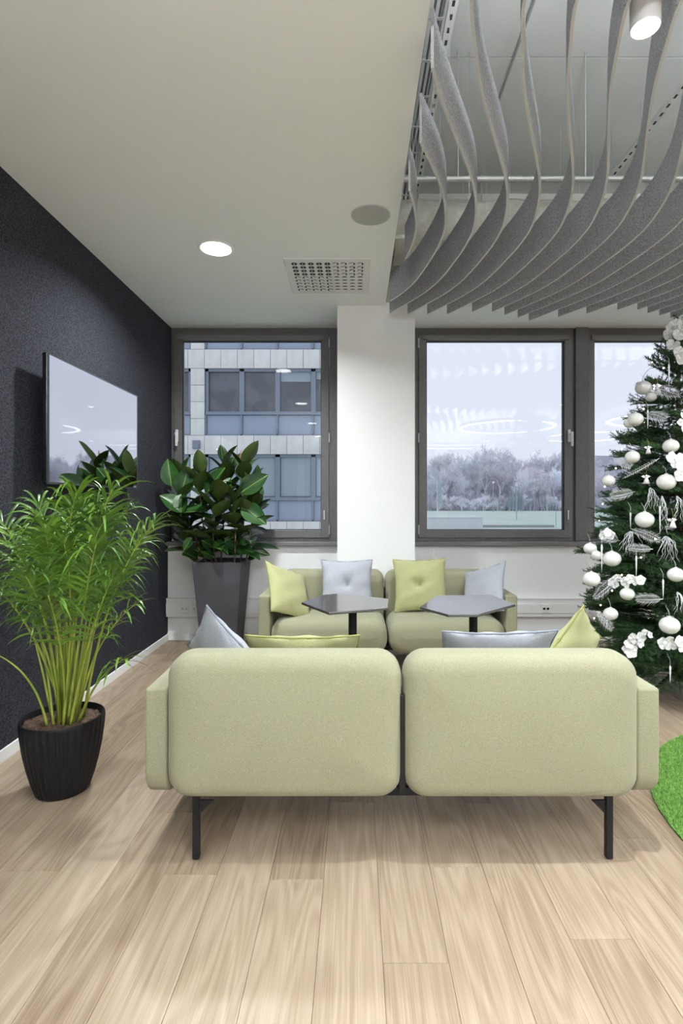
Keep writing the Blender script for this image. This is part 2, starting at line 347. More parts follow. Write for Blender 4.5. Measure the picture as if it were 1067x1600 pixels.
# windows ------------------------------------------------------------
def window(k, x0, x1, gx0, gx1, hinge_left, handle=True):
    """x0..x1 whole frame, gx0..gx1 the glass"""
    t = thing('window_%d' % k, None, None, ((x0+x1)/2, WINY, 0.93), kind='structure')
    cx = (x0+x1)/2; z0, z1 = 0.93, CZ-0.002; gz0, gz1 = 1.035, 2.855
    def L(mb, name, m, **kw):
        mb.v = [(v[0]-cx, v[1]-WINY, v[2]-0.93) for v in mb.v]
        return mb.build(name, m, t, **kw)
    fr = 0.055
    sx0, sx1 = gx0-0.078, gx1+0.078
    sz0, sz1 = gz0-0.075, gz1+0.075
    L(MB().box(x0, sx0, WINY, WINY+.09, z0, z1).box(sx1, x1, WINY, WINY+.09, z0, z1).box(sx0, sx1, WINY, WINY+.09, z0, sz0).box(sx0, sx1, WINY, WINY+.09, sz1, z1), 'window_frame', M_frame, bevel=0.003)
    yo = WINY-0.016
    sh = L(MB().box(sx0+.004, gx0, yo, WINY+.07, sz0, sz1-.004).box(gx1, sx1-.004, yo, WINY+.07, sz0, sz1-.004).box(gx0, gx1, yo, WINY+.07, sz0, gz0).box(gx0, gx1, yo, WINY+.07, gz1, sz1-.004), 'sash', M_frame2, bevel=0.004)
    g = 0.006
    L(MB().box(gx0-.001, gx0+g, WINY+.01, WINY+.03, gz0, gz1).box(gx1-g, gx1+.001, WINY+.01, WINY+.03, gz0, gz1).box(gx0, gx1, WINY+.01, WINY+.03, gz0-.001, gz0+g).box(gx0, gx1, WINY+.01, WINY+.03, gz1-g, gz1+.001), 'gasket', M_gasket)
    L(MB().box(gx0, gx1, WINY+.014, WINY+.038, gz0, gz1), 'glass_pane', M_glass)
    # roller blind cassette on the sash head
    L(MB().box(gx0-.04, gx1+.04, yo-.032, yo+.001, gz1+.004, gz1+.046), 'blind_cassette', M_sill, bevel=0.008)
    L(MB().tube([(gx1+.03, yo-.01, gz0+.10), (gx1+.03, yo-.01, gz0+.19)], 0.006, 8), 'blind_chain_holder', M_hw, smooth=True)
    hx = sx0 if hinge_left else sx1
    hg = None
    for z in (sz1-.10, 1.92, sz0+.08):
        h = L(MB().tube([(hx, yo-.006, z-.045), (hx, yo-.006, z+.045)], 0.008, 8), 'hinge', M_galv, smooth=True)
    if handle:
        hx = (gx1+.04) if hinge_left else (gx0-.045)
        hd = L(MB().box(hx-.014, hx+.014, yo-.014, yo, 1.88, 2.00), 'handle', M_hw, bevel=0.005)
        mb = MB().tube([(hx, yo-.01, 1.955), (hx, yo-.055, 1.955)], 0.010, 10)
        d = 0.012
        mb.box(hx-.012+d, hx+.010+d, yo-.062, yo-.046, 1.835, 1.972)
        mb.v = [(v[0]-cx, v[1]-WINY, v[2]-0.93) for v in mb.v]
        mb.build('handle_lever', M_hw, hd, bevel=0.004)
    return t
window(1, WX, -0.160, -1.672, -0.333, False)
window(2, 0.520, 2.105, 0.679, 2.006, True)
window(3, 2.235, 4.10, 2.292, 3.70, False, False)
struct('trim_3', MB().box(2.105, 2.235, WINY-0.03, WINY+.09, 0.93, CZ-.002), M_frame, bevel=0.006)      # mullion post
struct('trim_4', MB().box(WX, -0.161, 5.085, WINY+.09, 0.892, 0.93), M_sill, bevel=0.006)               # sills
struct('trim_5', MB().box(0.506, 4.10, 5.085, WINY+.09, 0.892, 0.93), M_sill, bevel=0.006)
# cable trunking under the sills
def trunk(n_, x0, x1):
    struct('trim_%d' % n_, MB().box(x0, x1, BY-0.045, BY, 0.228, 0.40).box(x0, x1, BY-0.052, BY-.04, 0.262, 0.352).box(x0, x1, BY-0.05, BY-.04, 0.392, 0.402), M_trim, bevel=0.002)
trunk(6, WX, -0.161); trunk(7, 0.506, 4.10)
def socket(x, label, white=True):
    t = thing('wall_socket', label, 'socket', (x, BY-0.052, 0.307))
    MB().box(-.04, .04, -.010, 0, -.04, .04).build('cover_plate', M_trim, t, bevel=0.003)
    for d in (-.018, .018):
        MB().box(d-.010, d+.010, -.0125, -.009, -.010, .010).build('outlet', M_blackgl if white else M_galv, t, bevel=0.001)
socket(-1.60, 'double wall socket in the trunking, left of the tall planter', False)
socket(-1.49, 'double wall socket in the trunking, right beside the planter edge', False)
socket(1.775, 'data socket with two dark outlets between sofa and fir tree')
socket(2.20, 'data socket partly behind the fir tree branches')
# ------------------------------------------------------------------ lamps
LCOL = (0.92, 0.97, 1.0)
def lamp_light(name, parent, loc, radius, power, spread=2.6):
    ld = bpy.data.lights.new(name, 'AREA'); ld.shape = 'DISK'; ld.size = radius*2; ld.energy = power; ld.color = LCOL; ld.spread = spread
    lo = bpy.data.objects.new(name, ld); COL.objects.link(lo); lo.parent = parent; lo.location = loc
    return lo
def downlight(x, y, label, power=None):
    t = thing('ceiling_downlight', label, 'lamp', (x, y, CZ), group='recessed round downlights')
    MB().lathe([(0.098,0.0),(0.098,-0.004),(0.112,-0.006),(0.116,-0.001),(0.116,0.0)][::-1], 40).build('trim_ring', M_trim, t, smooth=True)
    MB().lathe([(0.098,-0.001),(0.098,-0.0045),(0.09,-0.006)], 40).build('diffuser', M_lamp, t)
    lamp_light('light', t, (0,0,-0.012), 0.09, power or DOWN_W)
    return t
downlight(-0.925, 3.6, 'round white downlight glowing in the flat ceiling near the dark wall', 38)
for y in (1.3, -1.0, -3.3, -5.0): downlight(-0.925, y, 'round white downlight in the flat ceiling above and behind the camera, %s from the camera' % {1.3:'nearest',-1.0:'second',-3.3:'third',-5.0:'farthest'}[y])
def cylinder_lamp(x, y, z, label, power, lit=True):
    t = thing('cylinder_lamp', label, 'lamp', (x, y, z), group='white cylinder lamps among the baffles')
    MB().lathe([(0.040,0.0),(0.0445,0.0),(0.046,0.003),(0.046,0.26),(0.043,0.263),(0.0,0.263)], 40).build('housing', M_hw, t, smooth=True)
    MB().lathe([(0.041,-0.0005),(0.038,-0.003)], 32).build('diffuser', M_lamp if lit else M_trim, t)
    MB().tube([(0,0,0.26),(0,0,SZ-z)], 0.006, 8).build('suspension_rod', M_hw, t, smooth=True)
    if lit:
        lamp_light('light', t, (0,0,-0.006), 0.038, power, 2.6)
        lo_ = lamp_light('added_uplight', t, (0,0,.275), 0.045, CUP_W, 3.0); lo_.rotation_euler = (PI,0,0)  # upward lamp added to brighten the slab and baffles
cylinder_lamp(.94, 1.767, 2.84, 'white cylinder lamp glowing between baffles, large at the top of the photo', 26)
cylinder_lamp(1.016, 4.40, 3.03, 'small white cylinder lamp peeping below the baffles near the column', 6, False)
for (x, y) in ((.97,-0.6),(.94,-3.1),(3.265,1.93),(3.24,-0.6),(3.3,-3.1),(5.6,1.93),(5.6,-0.6),(5.6,-3.1)):
    cylinder_lamp(x, y, 2.84, 'white cylinder lamp among the baffles outside the picture', CYL_W)
def ring_lamp(x, y, z, r, label):
    t = thing('ring_lamp', label, 'lamp', (x, y, z), group='ring pendants behind the camera')
    mb = MB(); n = 64
    def ring(r0, r1, z0, z1):
        b_ = MB(); vs = []; fs = []
        for k in range(n):
            a = 2*PI*k/n; c, s_ = math.cos(a), math.sin(a)
            vs += [(r0*c,r0*s_,z0),(r1*c,r1*s_,z0),(r1*c,r1*s_,z1),(r0*c,r0*s_,z1)]
        for k in range(n):
            a, b2 = k*4, ((k+1) % n)*4
            for j in range(4): fs.append((a+j, b2+j, b2+(j+1) % 4, a+(j+1) % 4))
        return b_.add(vs, fs)
    ring(r-.03, r+.03, 0.01, 0.06).build('housing', M_hw, t)
    ring(r-.026, r+.026, 0.0, 0.012).build('diffuser', M_ring, t)
    lo_ = lamp_light('added_uplight', t, (0,0,.08), r, RING_W, 3.14); lo_.rotation_euler = (PI,0,0)  # upward lamp added inside the ring to lift the ceiling brightness
    for k in range(3):
        a = 2*PI*k/3; MB().tube([(r*math.cos(a), r*math.sin(a), .06), (r*math.cos(a)*.3, r*math.sin(a)*.3, SZ-z)], .0015, 5).build('wire', M_steel, t)
ring_lamp(2.83, 0.33, 2.70, 0.85, 'slim white ring pendant whose glow mirrors in the middle window')
ring_lamp(5.15, 1.30, 2.70, 0.80, 'slim white ring pendant mirrored in the right window, upper of two')
ring_lamp(5.00, -1.2, 2.70, 0.85, 'slim white ring pendant mirrored in the right window, lower of two')
for (lx, y, lz) in ((2.6,-4.2,2.85),(2.6,-5.2,2.85),(-.2,-.6,2.5),(-.2,-2.4,2.5),(-.2,-4.2,2.5)):  # left row is unseen, added to brighten the flat ceiling
    t = thing('linear_fill_lamp', 'slim straight unseen pendant with added upward light behind the camera', 'lamp', (lx, y, lz), PI/2 if lx < 0 else 0, group='straight pendants behind the camera')
    ld = bpy.data.lights.new('added_uplight', 'AREA'); ld.shape = 'RECTANGLE'; ld.size = 1.45; ld.size_y = .05; ld.energy = UP_W; ld.color = LCOL; lo = bpy.data.objects.new('added_uplight', ld); COL.objects.link(lo); lo.parent = t; lo.location = (0,0,.065); lo.rotation_euler = (PI,0,0)  # upward light added to every straight pendant as ceiling fill
    MB().box(-.75,.75,-.03,.03,0.004,.06).build('housing', M_hw, t); MB().box(-.74,.74,-.025,.025,0,.006).build('diffuser', M_ring, t)
    for d in (-.6, .6): MB().tube([(d,0,.06),(d,0,(CZ if lx < 0 else SZ)-lz)], .0015, 5).build('wire', M_steel, t)
# ------------------------------------------------------------------ ceiling fittings
t = thing('ceiling_speaker', 'round flat grey speaker grille in the ceiling near the baffles', 'speaker', (0.086, 3.18, CZ))
MB().lathe([(0.116,0.0),(0.116,-0.003),(0.112,-0.005),(0.109,-.004)], 48).build('trim_ring', mat('speaker_trim', (0.55,0.56,0.55), 0.6), t, smooth=True)
MB().lathe([(0.110,-.002),(0.110,-0.0045)], 48).build('grille', mat('grey_mesh_grille', (0.42,0.43,0.425), 0.8, color2=(0.50,0.51,0.50), scale=500, bump=0.3, bscale=500), t)
t = thing('air_vent', 'square white perforated air diffuser in the flat ceiling', 'vent', (-0.20, 4.04, CZ))
MB().box(-.30,.30,-.31,.31,-.010,0).build('face_plate', M_hw, t, bevel=0.004)
hol = MB(); bl = MB(); M_hole = mat('vent_hole', (0.05,0.05,0.05), 0.8)
for i in range(9):
    for j in range(9):
        cx = -.232+i*.058; cy = -.232+j*.058
        hol.lathe([(0.021,-.0102),(0.021,-.0112)], 14, (cx,cy,0))
        q = (1 if i < 5 else -1, 1 if j < 4 else -1)
        if q == (1, 1): d = 0.2
        elif q == (-1, -1): d = 0.0
        else: d = 0.5
        # tilted half-disc deflector
        n_ = 8; ang = {(1,1): -PI/2, (1,-1): 0, (-1,1): PI, (-1,-1): PI/2}[q]
        rr = 0.0225
        pts = [(cx+rr*math.cos(ang-PI*0.62+PI*1.24*k/n_), cy+rr*math.sin(ang-PI*0.62+PI*1.24*k/n_), -.0125-.004*math.sin(PI*k/n_)) for k in range(n_+1)]
        if d != 0.2: bl.add(pts, [tuple(range(n_, -1, -1))])
        else: bl.box(cx-.0015, cx+.0015, cy-.02, cy+.02, -.016, -.0105)
hol.build('nozzle_hole', M_hole, t, kind='stuff'); bl.build('deflector', M_hw, t, kind='stuff')
# pipes, rails, ducts above the baffles
def pipe(name, pts, r, m, label, cat='pipe', n=12, group=None):
    p0 = Vector(pts[0]); t = MB().tube([Vector(p)-p0 for p in pts], r, n).build(name, m, None, smooth=True, loc=p0)
    return tag(t, label, cat, group)
p = pipe('support_pipe', [(-0.3,3.2,3.20),(RX-.02,3.2,3.20)], 0.017, M_galv, 'horizontal galvanised pipe crossing above the baffles')
for x in (0.60,1.35,2.6,4.0,5.5): MB().tube([(x+.3,0,0.015),(x+.3,0,SZ-3.20)], 0.004, 6).build('hanger', M_galv, p)
p = pipe('support_pipe', [(-0.3,0.9,3.20),(RX-.02,0.9,3.20)], 0.017, M_galv, 'second horizontal galvanised pipe above the camera')
for x in (0.60,1.35,2.6,4.0,5.5): MB().tube([(x+.3,0,0.015),(x+.3,0,SZ-3.20)], 0.004, 6).build('hanger', M_galv, p)
pipe('conduit', [(0.934,-2,3.93),(0.934,3.6,3.93)], 0.008, mat('grey_conduit', (0.33,0.34,0.33), 0.6), 'thin grey conduit along the concrete slab', 'conduit', 8)
def strut(x, z, y0, y1, label):
    t = thing('slotted_channel', label, 'cable channel', (x, (y0+y1)/2, z), group=None)
    L_ = (y1-y0)/2
    MB().box(-.022,.022,-L_,L_,0,.022).box(.019,.022,-L_,L_,.02,.05).build('channel', M_hw, t)
    sl = MB(); k = -L_+.05
    while k < L_-.05: sl.box(-.007,.007,k,k+.032,-.0008,.0); sl.box(.0220,.0226,k,k+.032,.018,.032); k += .075
    sl.build('slot', M_hole, t, kind='stuff')
    k = -L_+.3
    while k < L_: MB().tube([(0,k,.022),(0,k,SZ-z)], .004, 6).build('hanger', M_galv, t); k += 1.2
strut(0.47, 3.70, -1.5, 4.5, 'white slotted metal channel beside the cables, left')
strut(1.89, 3.70, -1.5, 4.5, 'white slotted metal channel high on the right')
t = thing('cable_tray', 'wire cable tray carrying thin cables above the ceiling edge', 'cable tray', (0.36, 1.5, 3.62))
MB().box(-.10,-.095,-3,3,0,.05).box(.055,.06,-3,3,0,.05).build('side_rail', M_galv, t)
for k in range(24): MB().box(-.10,.06,-2.9+k*.25,-2.885+k*.25,-.004,.0).build('rung', M_galv, t)
for k in range(5):
    MB().tube([(-.075+k*.028+.004*math.sin(j*1.3+k), -3+j*.5, .008) for j in range(13)], .006, 6).build('cable', mat('grey_cable', (0.12,0.12,0.12), 0.6), t, smooth=True)
for k in (-2,0,2): MB().tube([(-.02,k,.0),(-.02,k,SZ-3.62)], .004, 6).build('hanger', M_galv, t)
# round duct stub with damper (top left) and big duct along the bulkhead
t = thing('air_duct', 'pale round air duct hanging under the slab at upper left', 'duct', (0.62, 1.9, 3.72))
MB().tube([(0,-3,0),(0,-.12,0)], .085, 24).build('duct_body', M_ceil, t, smooth=True)
MB().tube([(0.02,-.2,-.05),(0.10,0.03,-.12)], [.055,.055], 24).build('spigot', M_hw, t, smooth=True)
MB().tube([(0.10,0.03,-.12),(0.106,0.045,-.126)], [.062,.062], 24).build('collar', M_trim, t, smooth=True)
MB().tube([(0.107,0.048,-.127),(0.108,0.050,-.128)], [.052,.052], 24).build('damper', M_hole, t)
MB().tube([(0,-1.5,.08),(0,-1.5,SZ-3.72)], .004, 6).build('hanger', M_galv, t)
rr_ = random.Random(3)
def ductfn(u, v):
    a = 2*PI*v; x = 0.30+u*6.6
    k = 1+.03*math.sin(7*a+x*9)+.02*math.sin(17*x+3*a)
    return (x-3, math.cos(a)*.26*k, math.sin(a)*.22*k)
t = tag(MB().grid(ductfn, 90, 28).build('insulated_duct', mat('crumpled_cream_wrap', (0.48,0.46,0.40), 0.6, color2=(0.58,0.56,0.50), scale=20, bump=0.8, bscale=9, bdist=.02), None, smooth='all', loc=(3.0, 4.32, 3.44)), 'cream wrapped duct running in front of the bulkhead', 'duct')
for x in (-2.0, 0, 2.0): MB().tube([(x,0,.20),(x,0,SZ-3.44)], .004, 6).build('hanger', M_galv, t)
pipe('ceiling_rail', [(-0.3,3.52,3.02),(0.33,3.52,3.02)], 0.012, M_hw, 'short pale rail end at the gypsum ceiling edge', 'rail', 4)
# ------------------------------------------------------------------ felt baffles
GY = [(-1.4,.83),(-.9,.80),(-.5,.70),(0.0,.56),(0.5,.42),(0.95,.345),(1.3,.33),(1.68,.358),(1.87,.412),(2.04,.470),(2.257,.563),(2.444,.648),(2.64,.73),(2.845,.79),(3.115,.829),(3.48,.80),(3.95,.698),(4.48,.43),(4.75,.28)]
def g(Y):
    for i in range(len(GY)-1):
        if GY[i][0] <= Y <= GY[i+1][0]:
            p0 = GY[max(i-1,0)]; p1 = GY[i]; p2 = GY[i+1]; p3 = GY[min(i+2, len(GY)-1)]
            h = p2[0]-p1[0]; t_ = (Y-p1[0])/h
            m1 = (p2[1]-p0[1])/(p2[0]-p0[0])*h; m2 = (p3[1]-p1[1])/(p3[0]-p1[0])*h
            return (2*t_**3-3*t_**2+1)*p1[1]+(t_**3-2*t_**2+t_)*m1+(-2*t_**3+3*t_**2)*p2[1]+(t_**3-t_**2)*m2
    return GY[0][1] if Y < GY[0][0] else GY[-1][1]
ordn = ['first','second','third','fourth','fifth','sixth','seventh','eighth','ninth','tenth','eleventh','twelfth','thirteenth','fourteenth','fifteenth','sixteenth','seventeenth','eighteenth','nineteenth','twentieth','twenty-first','twenty-second','twenty-third','twenty-fourth','twenty-fifth','twenty-sixth','twenty-seventh','twenty-eighth']
ENDPX = {2:496.5,3:491,4:491,5:491,6:487,7:487,8:492,9:496,10:501,11:495,12:490,13:484,14:484,15:489,16:493,17:497}
T2 = 0.0055; BZ0, BH = 2.85, 0.215
for k in range(0, 28):
    yend = {0: 3.50, 1: 4.22}.get(k, F/((785-ENDPX.get(k, 492))/1.55))
    y = -1.3; pts = []
    while y < yend+1e-6:
        x = g(y)+0.162*(k-3)
        if x >= 0.262: pts.append((x, y))
        y += 0.045
    if k > 2: pts.append((g(yend)+0.162*(k-3), yend))
    # keep only the last contiguous run
    run = [pts[0]]; runs = [run]
    for a_, b_ in zip(pts, pts[1:]):
        if b_[1]-a_[1] > .06: run = []; runs.append(run)
        run.append(b_)
    pts = max(runs, key=len)
    if len(pts) < 4: continue
    mx = sum(p_[0] for p_ in pts)/len(pts); my = sum(p_[1] for p_ in pts)/len(pts)
    t = thing('ceiling_baffle', 'wavy grey felt baffle, %s from the gypsum ceiling edge' % ordn[k], 'ceiling baffle', (mx, my, BZ0), group='wavy felt ceiling baffles')
    body = MB(); edge = MB(); L_, R_ = [], []
    for i, (x, y) in enumerate(pts):
        a_ = pts[max(i-1,0)]; b_ = pts[min(i+1,len(pts)-1)]
        d = Vector((b_[0]-a_[0], b_[1]-a_[1])).normalized(); n_ = Vector((-d.y, d.x))
        L_.append((x-mx+n_.x*T2, y-my+n_.y*T2)); R_.append((x-mx-n_.x*T2, y-my-n_.y*T2))
    m = len(pts)
    for side, flip in ((L_, 0), (R_, 1)):
        vs = [(p_[0],p_[1],.0) for p_ in side]+[(p_[0],p_[1],BH) for p_ in side]
        fs = [(i,i+1,m+i+1,m+i) if not flip else (i+1,i,m+i,m+i+1) for i in range(m-1)]
        body.add(vs, fs)
    vs = [(p_[0],p_[1],0) for p_ in L_]+[(p_[0],p_[1],0) for p_ in R_]
    edge.add(vs, [(i,m+i,m+i+1,i+1) for i in range(m-1)])
    edge.add([(v[0],v[1],BH) for v in vs], [(i,i+1,m+i+1,m+i) for i in range(m-1)])
    for i, fl_ in ((0,1),(m-1,0)):
        q = [(L_[i][0],L_[i][1],0),(R_[i][0],R_[i][1],0),(R_[i][0],R_[i][1],BH),(L_[i][0],L_[i][1],BH)]
        edge.add(q, [(0,1,2,3) if not fl_ else (3,2,1,0)])
    bo = body.build('felt_panel', M_baffle, t, smooth='all'); edge.build('cut_edge', M_baffle_e, t)
    for f_ in (0.12, 0.5, 0.88):
        q = pts[int(f_*(m-1))]; MB().tube([(q[0]-mx,q[1]-my,BH-.002),(q[0]-mx,q[1]-my,SZ-BZ0)], .0012, 4).build('suspension_wire', M_steel, t)
# ------------------------------------------------------------------ television
t = thing('television', 'wall-mounted black flat television reflecting the bright windows', 'television', (WX, 3.535, 1.40))
MB().box(.087,.114,-.605,.605,0,.71).build('housing', M_blackgl, t, bevel=0.004)
MB().box(.114,.1165,-.605,-.598,0,.71).box(.114,.1165,.598,.605,0,.71).box(.114,.1165,-.598,.598,.703,.71).box(.114,.1165,-.598,.598,0,.012).build('bezel', mat('dark_grey_bezel', (0.05,0.05,0.055), 0.3, 0.4), t)
MB().box(.1138,.1148,-.598,.598,.012,.703).build('screen', M_screen, t)
MB().box(.030,.088,-.30,.30,.16,.55).build('rear_cover', M_blackgl, t, bevel=0.01)
MB().box(.0,.032,-.22,.22,.2,.5).build('wall_bracket', M_black, t)
# ------------------------------------------------------------------ sofas
def sofa(name, label, cx, yback, flip):
    """local: back face at y=0, seat towards +y; width 1.886"""
    t = thing(name, label, 'sofa', (cx, yback, 0), PI if flip else 0, group='pair of sage two-seat sofas')
    BW = 0.854
    for s_ in (-1, 1):
        xc = s_*(BW/2+0.0035)
        mb = MB(); soft_slab(mb, BW, .523, .175, (.085,.085,.085,.085), .062, .012, ctr=(xc, .1, .4865)); mb.build('backrest', M_sofa, t, smooth='all')
        mb = MB(); soft_slab(mb, BW-.004, .245, .500, (.095,.095,.095,.095), .085, .006, nc=9, ne=8, ctr=(xc, .437, .318))
        # crown the cushion top a little
        mb.v = [(x, y, z+.022*max(0,1-((x-xc)/.43)**2)*max(0,1-((y-.437)/.27)**2)*min(1,max(0,(z-.27)/.15))) for (x,y,z) in mb.v]
        mb.build('seat_cushion', M_sofa, t, smooth='all')
    for s_ in (-1, 1):
        mb = MB(); M_ = Matrix.Rotation(PI/2, 4, 'Z')
        soft_slab(mb, .555, .412, .084, (.012,.012,.10,.10) , .012, .006, M=Matrix.Translation((s_*.905, .345, .411)) @ M_)
        mb.build('armrest', M_sofa, t, smooth='all')
    fr = MB().box(-.80,.80,.10,.13,.205,.235).box(-.80,.80,.54,.57,.205,.235)
    for x in (-.80,-.015,.77): fr.box(x,x+.03,.13,.57,.212,.235)
    fr.box(-.012,.012,.05,.15,.235,.60).build('frame', M_black, t, bevel=0.003)
    for sx in (-1, 1):
        for y in (.055, .52):
            x = sx*.752
            lg = MB().box(x-.0125,x+.0125,y-.012,y+.014,0.004,.235); lg.build('leg', M_black, t, bevel=0.004)
            br = MB().prism([(0,0),(0,.05),(.05,.05)], -.004, .004, Matrix.Translation((x-sx*.014, y, .165)) @ Matrix(((-sx,0,0,0),(0,0,1,0),(0,1,0,0),(0,0,0,1))))
            br.build('bracket', M_black, t)
    return t
sofa('sofa', 'sage green two-seat sofa in the foreground, seen from behind', .17, 1.93, False)
sofa('sofa', 'sage green two-seat sofa facing the camera against the white column', .235, 4.60, True)
# ------------------------------------------------------------------ cushions
def pillow(label, kind, w_, th, loc, yaw, tilt, roll, tuft=True, bend=0.0, grp=None, seed=0):
    m, mp_ = (M_pgrey, M_pgreyp) if kind == 'grey' else (M_pyel, M_pyelp)
    t = thing('cushion', label, 'cushion', loc, 0, group=None)
    t.rotation_mode = 'QUATERNION'
    t.rotation_quaternion = (Matrix.Rotation(yaw,4,'Z') @ Matrix.Rotation(tilt,4,'X') @ Matrix.Rotation(roll,4,'Y')).to_quaternion()
    rr = random.Random(seed); ph = [rr.random()*6 for _ in range(6)]
    def edge(u, v):
        x = w_/2*u*(1-.085*(1-v*v)*abs(u)); z = w_/2*v*(1-.085*(1-u*u)*abs(v))
        return x, z
    def P(u, v, s_):
        x, z = edge(u, v)
        h = max(0,(1-u*u))**.55*max(0,(1-v*v))**.55
        y = th/2*h
        r2 = (u*u+v*v)
        if tuft:
            y -= th*.30*math.exp(-r2/.018)+th*.10*math.exp(-r2/.12)
            a = math.atan2(v, u); y += th*.045*math.cos(a*5+ph[0])*math.exp(-((math.sqrt(r2)-.28)/.16)**2)
        y += h*(.005*math.sin(5*u+3*v+ph[1])+.004*math.sin(9*v-4*u+ph[2]))
        y += .010*(1-h)*math.sin(11*u+ph[3])*max(0,abs(v)-.6)*1.6*(1-abs(u)**4)+.010*(1-h)*math.sin(10*v+ph[4])*max(0,abs(u)-.6)*1.6*(1-abs(v)**4)
        return (x, s_*y+bend*(u*u)+bend*.4*(v*v), z)
    N = 26; mb = MB()
    sm = lambda q: math.sin((q*2-1)*PI/2)
    mb.grid(lambda a_, b_: P(sm(a_), sm(b_), -1), N, N); mb.grid(lambda a_, b_: P(sm(1-a_), sm(b_), 1), N, N)
    mb.build('cover', m, t, smooth='all')
    loop = []
    for (ua, va, ub, vb) in ((-1,-1,1,-1),(1,-1,1,1),(1,1,-1,1),(-1,1,-1,-1)):
        for k in range(16):
            q = k/16; u = ua+(ub-ua)*q; v = va+(vb-va)*q; a_ = P(u,v,-1); b_ = P(u,v,1)
            loop.append(tuple((i+j)/2 for i, j in zip(a_, b_)))
    loop.append(loop[0]); MB().tube(loop, .0042, 7).build('piping', mp_, t, smooth='all')
    if tuft:
        yb = P(0,0,-1)[1]
        MB().lathe([(0,-.004),(.008,-.003),(.011,0),(.008,.003),(0,.004)], 12, M=Matrix.Translation((0,yb-.002,0)) @ Matrix.Rotation(PI/2,4,'X')).build('button', mp_, t, smooth='all')
    return t
R_ = math.radians
# near sofa
pillow('pale grey-blue cushion standing in the left corner of the foreground sofa', 'grey', .385, .13, (-.575, 2.40, .615), R_(-38), R_(24), R_(-42), False, seed=1)
pillow('yellow-green cushion whose top edge shows over the foreground sofa, left half', 'yellow', .46, .12, (-.215, 2.335, .590), 0, R_(40), 0, False, seed=2)
pillow('pale grey-blue cushion whose top edge shows over the foreground sofa, right half', 'grey', .465, .12, (.585, 2.335, .600), 0, R_(38), R_(-1), False, seed=3)
pillow('yellow-green cushion standing in the right corner of the foreground sofa', 'yellow', .40, .13, (.925, 2.40, .615), R_(40), R_(24), R_(33), False, seed=4)
# far sofa
pillow('yellow-green cushion leaning on the left armrest of the far sofa', 'yellow', .42, .13, (-.515, 4.16, .615), R_(60), R_(-30), R_(24), False, seed=5)
pillow('grey-blue buttoned cushion on the left seat of the far sofa', 'grey', .405, .14, (-.07, 4.275, .650), R_(2), R_(-17), 0, True, seed=6)
pillow('yellow-green buttoned cushion on the right seat of the far sofa', 'yellow', .415, .14, (.505, 4.275, .652), R_(-4), R_(-16), R_(-2), True, seed=7)
pillow('grey-blue cushion leaning on the right armrest of the far sofa', 'grey', .40, .13, (.985, 4.20, .620), R_(-58), R_(-26), R_(-20), False, seed=8)
# ------------------------------------------------------------------ tables
def table(label, pts, pole):
    z = .74; P_ = []
    for (x, y) in pts:
        s_ = (y-PY)/(CAMZ-z); P_.append(((x-PX)/s_, F/s_))
    cx = pole[0]; cy = pole[1]
    t = thing('side_table', label, 'table', (cx, cy, 0), group='hexagonal side tables between the sofas')
    # z .682 underside
    poly = [(a-cx, b-cy) for a, b in P_]
    ar = sum(poly[i][0]*poly[(i+1) % 6][1]-poly[(i+1) % 6][0]*poly[i][1] for i in range(6))
    if ar < 0: poly = poly[::-1]
    MB().prism(poly, .726, .74).build('tabletop', M_table, t, bevel=0.0025)
    MB().lathe([(.0235,.012),(.0235,.724)], 24).build('pole', M_black, t, smooth=True)
    MB().lathe([(.07,.716),(.07,.7265)], 24).build('mounting_plate', M_black, t)
    MB().lathe([(.19,0.0),(.19,.008),(.186,.012),(.0,.012)], 48).build('base_plate', M_black, t, smooth=True)
table('dark hexagonal side table on a black pole, left of the pair', [(471,941),(504,929.5),(530,927),(607,935.5),(606,949),(514,957)], (-.018, 3.04))
table('hexagonal side table whose top mirrors the window, right of the pair', [(656,948),(675,932.5),(690,929.5),(768,929.5),(805,944),(750,960),(700,960)][:0]+[(656,948),(683,930),(768,929.5),(805,944),(747,960),(700,960)], (.660, 3.06))
# ------------------------------------------------------------------ planter + rubber plant
PLX, PLY = -1.19, 4.86
t = thing('tall_planter', 'tall tapered dark grey planter in the corner under the left window', 'planter', (PLX, PLY, 0))
def taper(mb, b, tp, z0, z1, bi=None):
    mb.add([(-b,-b,z0),(b,-b,z0),(b,b,z0),(-b,b,z0),(-tp,-tp,z1),(tp,-tp,z1),(tp,tp,z1),(-tp,tp,z1)], [(0,3,2,1),(0,1,5,4),(1,2,6,5),(2,3,7,6),(3,0,4,7)])
mb = MB(); taper(mb, .150, .212, 0, .785)
o_ = .212; i_ = .192
mb.add([(-o_,-o_,.785),(o_,-o_,.785),(o_,o_,.785),(-o_,o_,.785),(-i_,-i_,.785),(i_,-i_,.785),(i_,i_,.785),(-i_,i_,.785),(-i_,-i_,.73),(i_,-i_,.73),(i_,i_,.73),(-i_,i_,.73)],
       [(0,1,5,4),(1,2,6,5),(2,3,7,6),(3,0,4,7),(4,5,9,8),(5,6,10,9),(6,7,11,10),(7,4,8,11),(8,9,10,11)])
mb.build('shell', M_planter, t, bevel=0.004)
MB().grid(lambda u, v: ((u-.5)*.38, (v-.5)*.38, .752+.008*math.sin(13*u+5*v)*math.cos(11*v)), 12, 12).build('soil', M_soil, t, smooth='all')
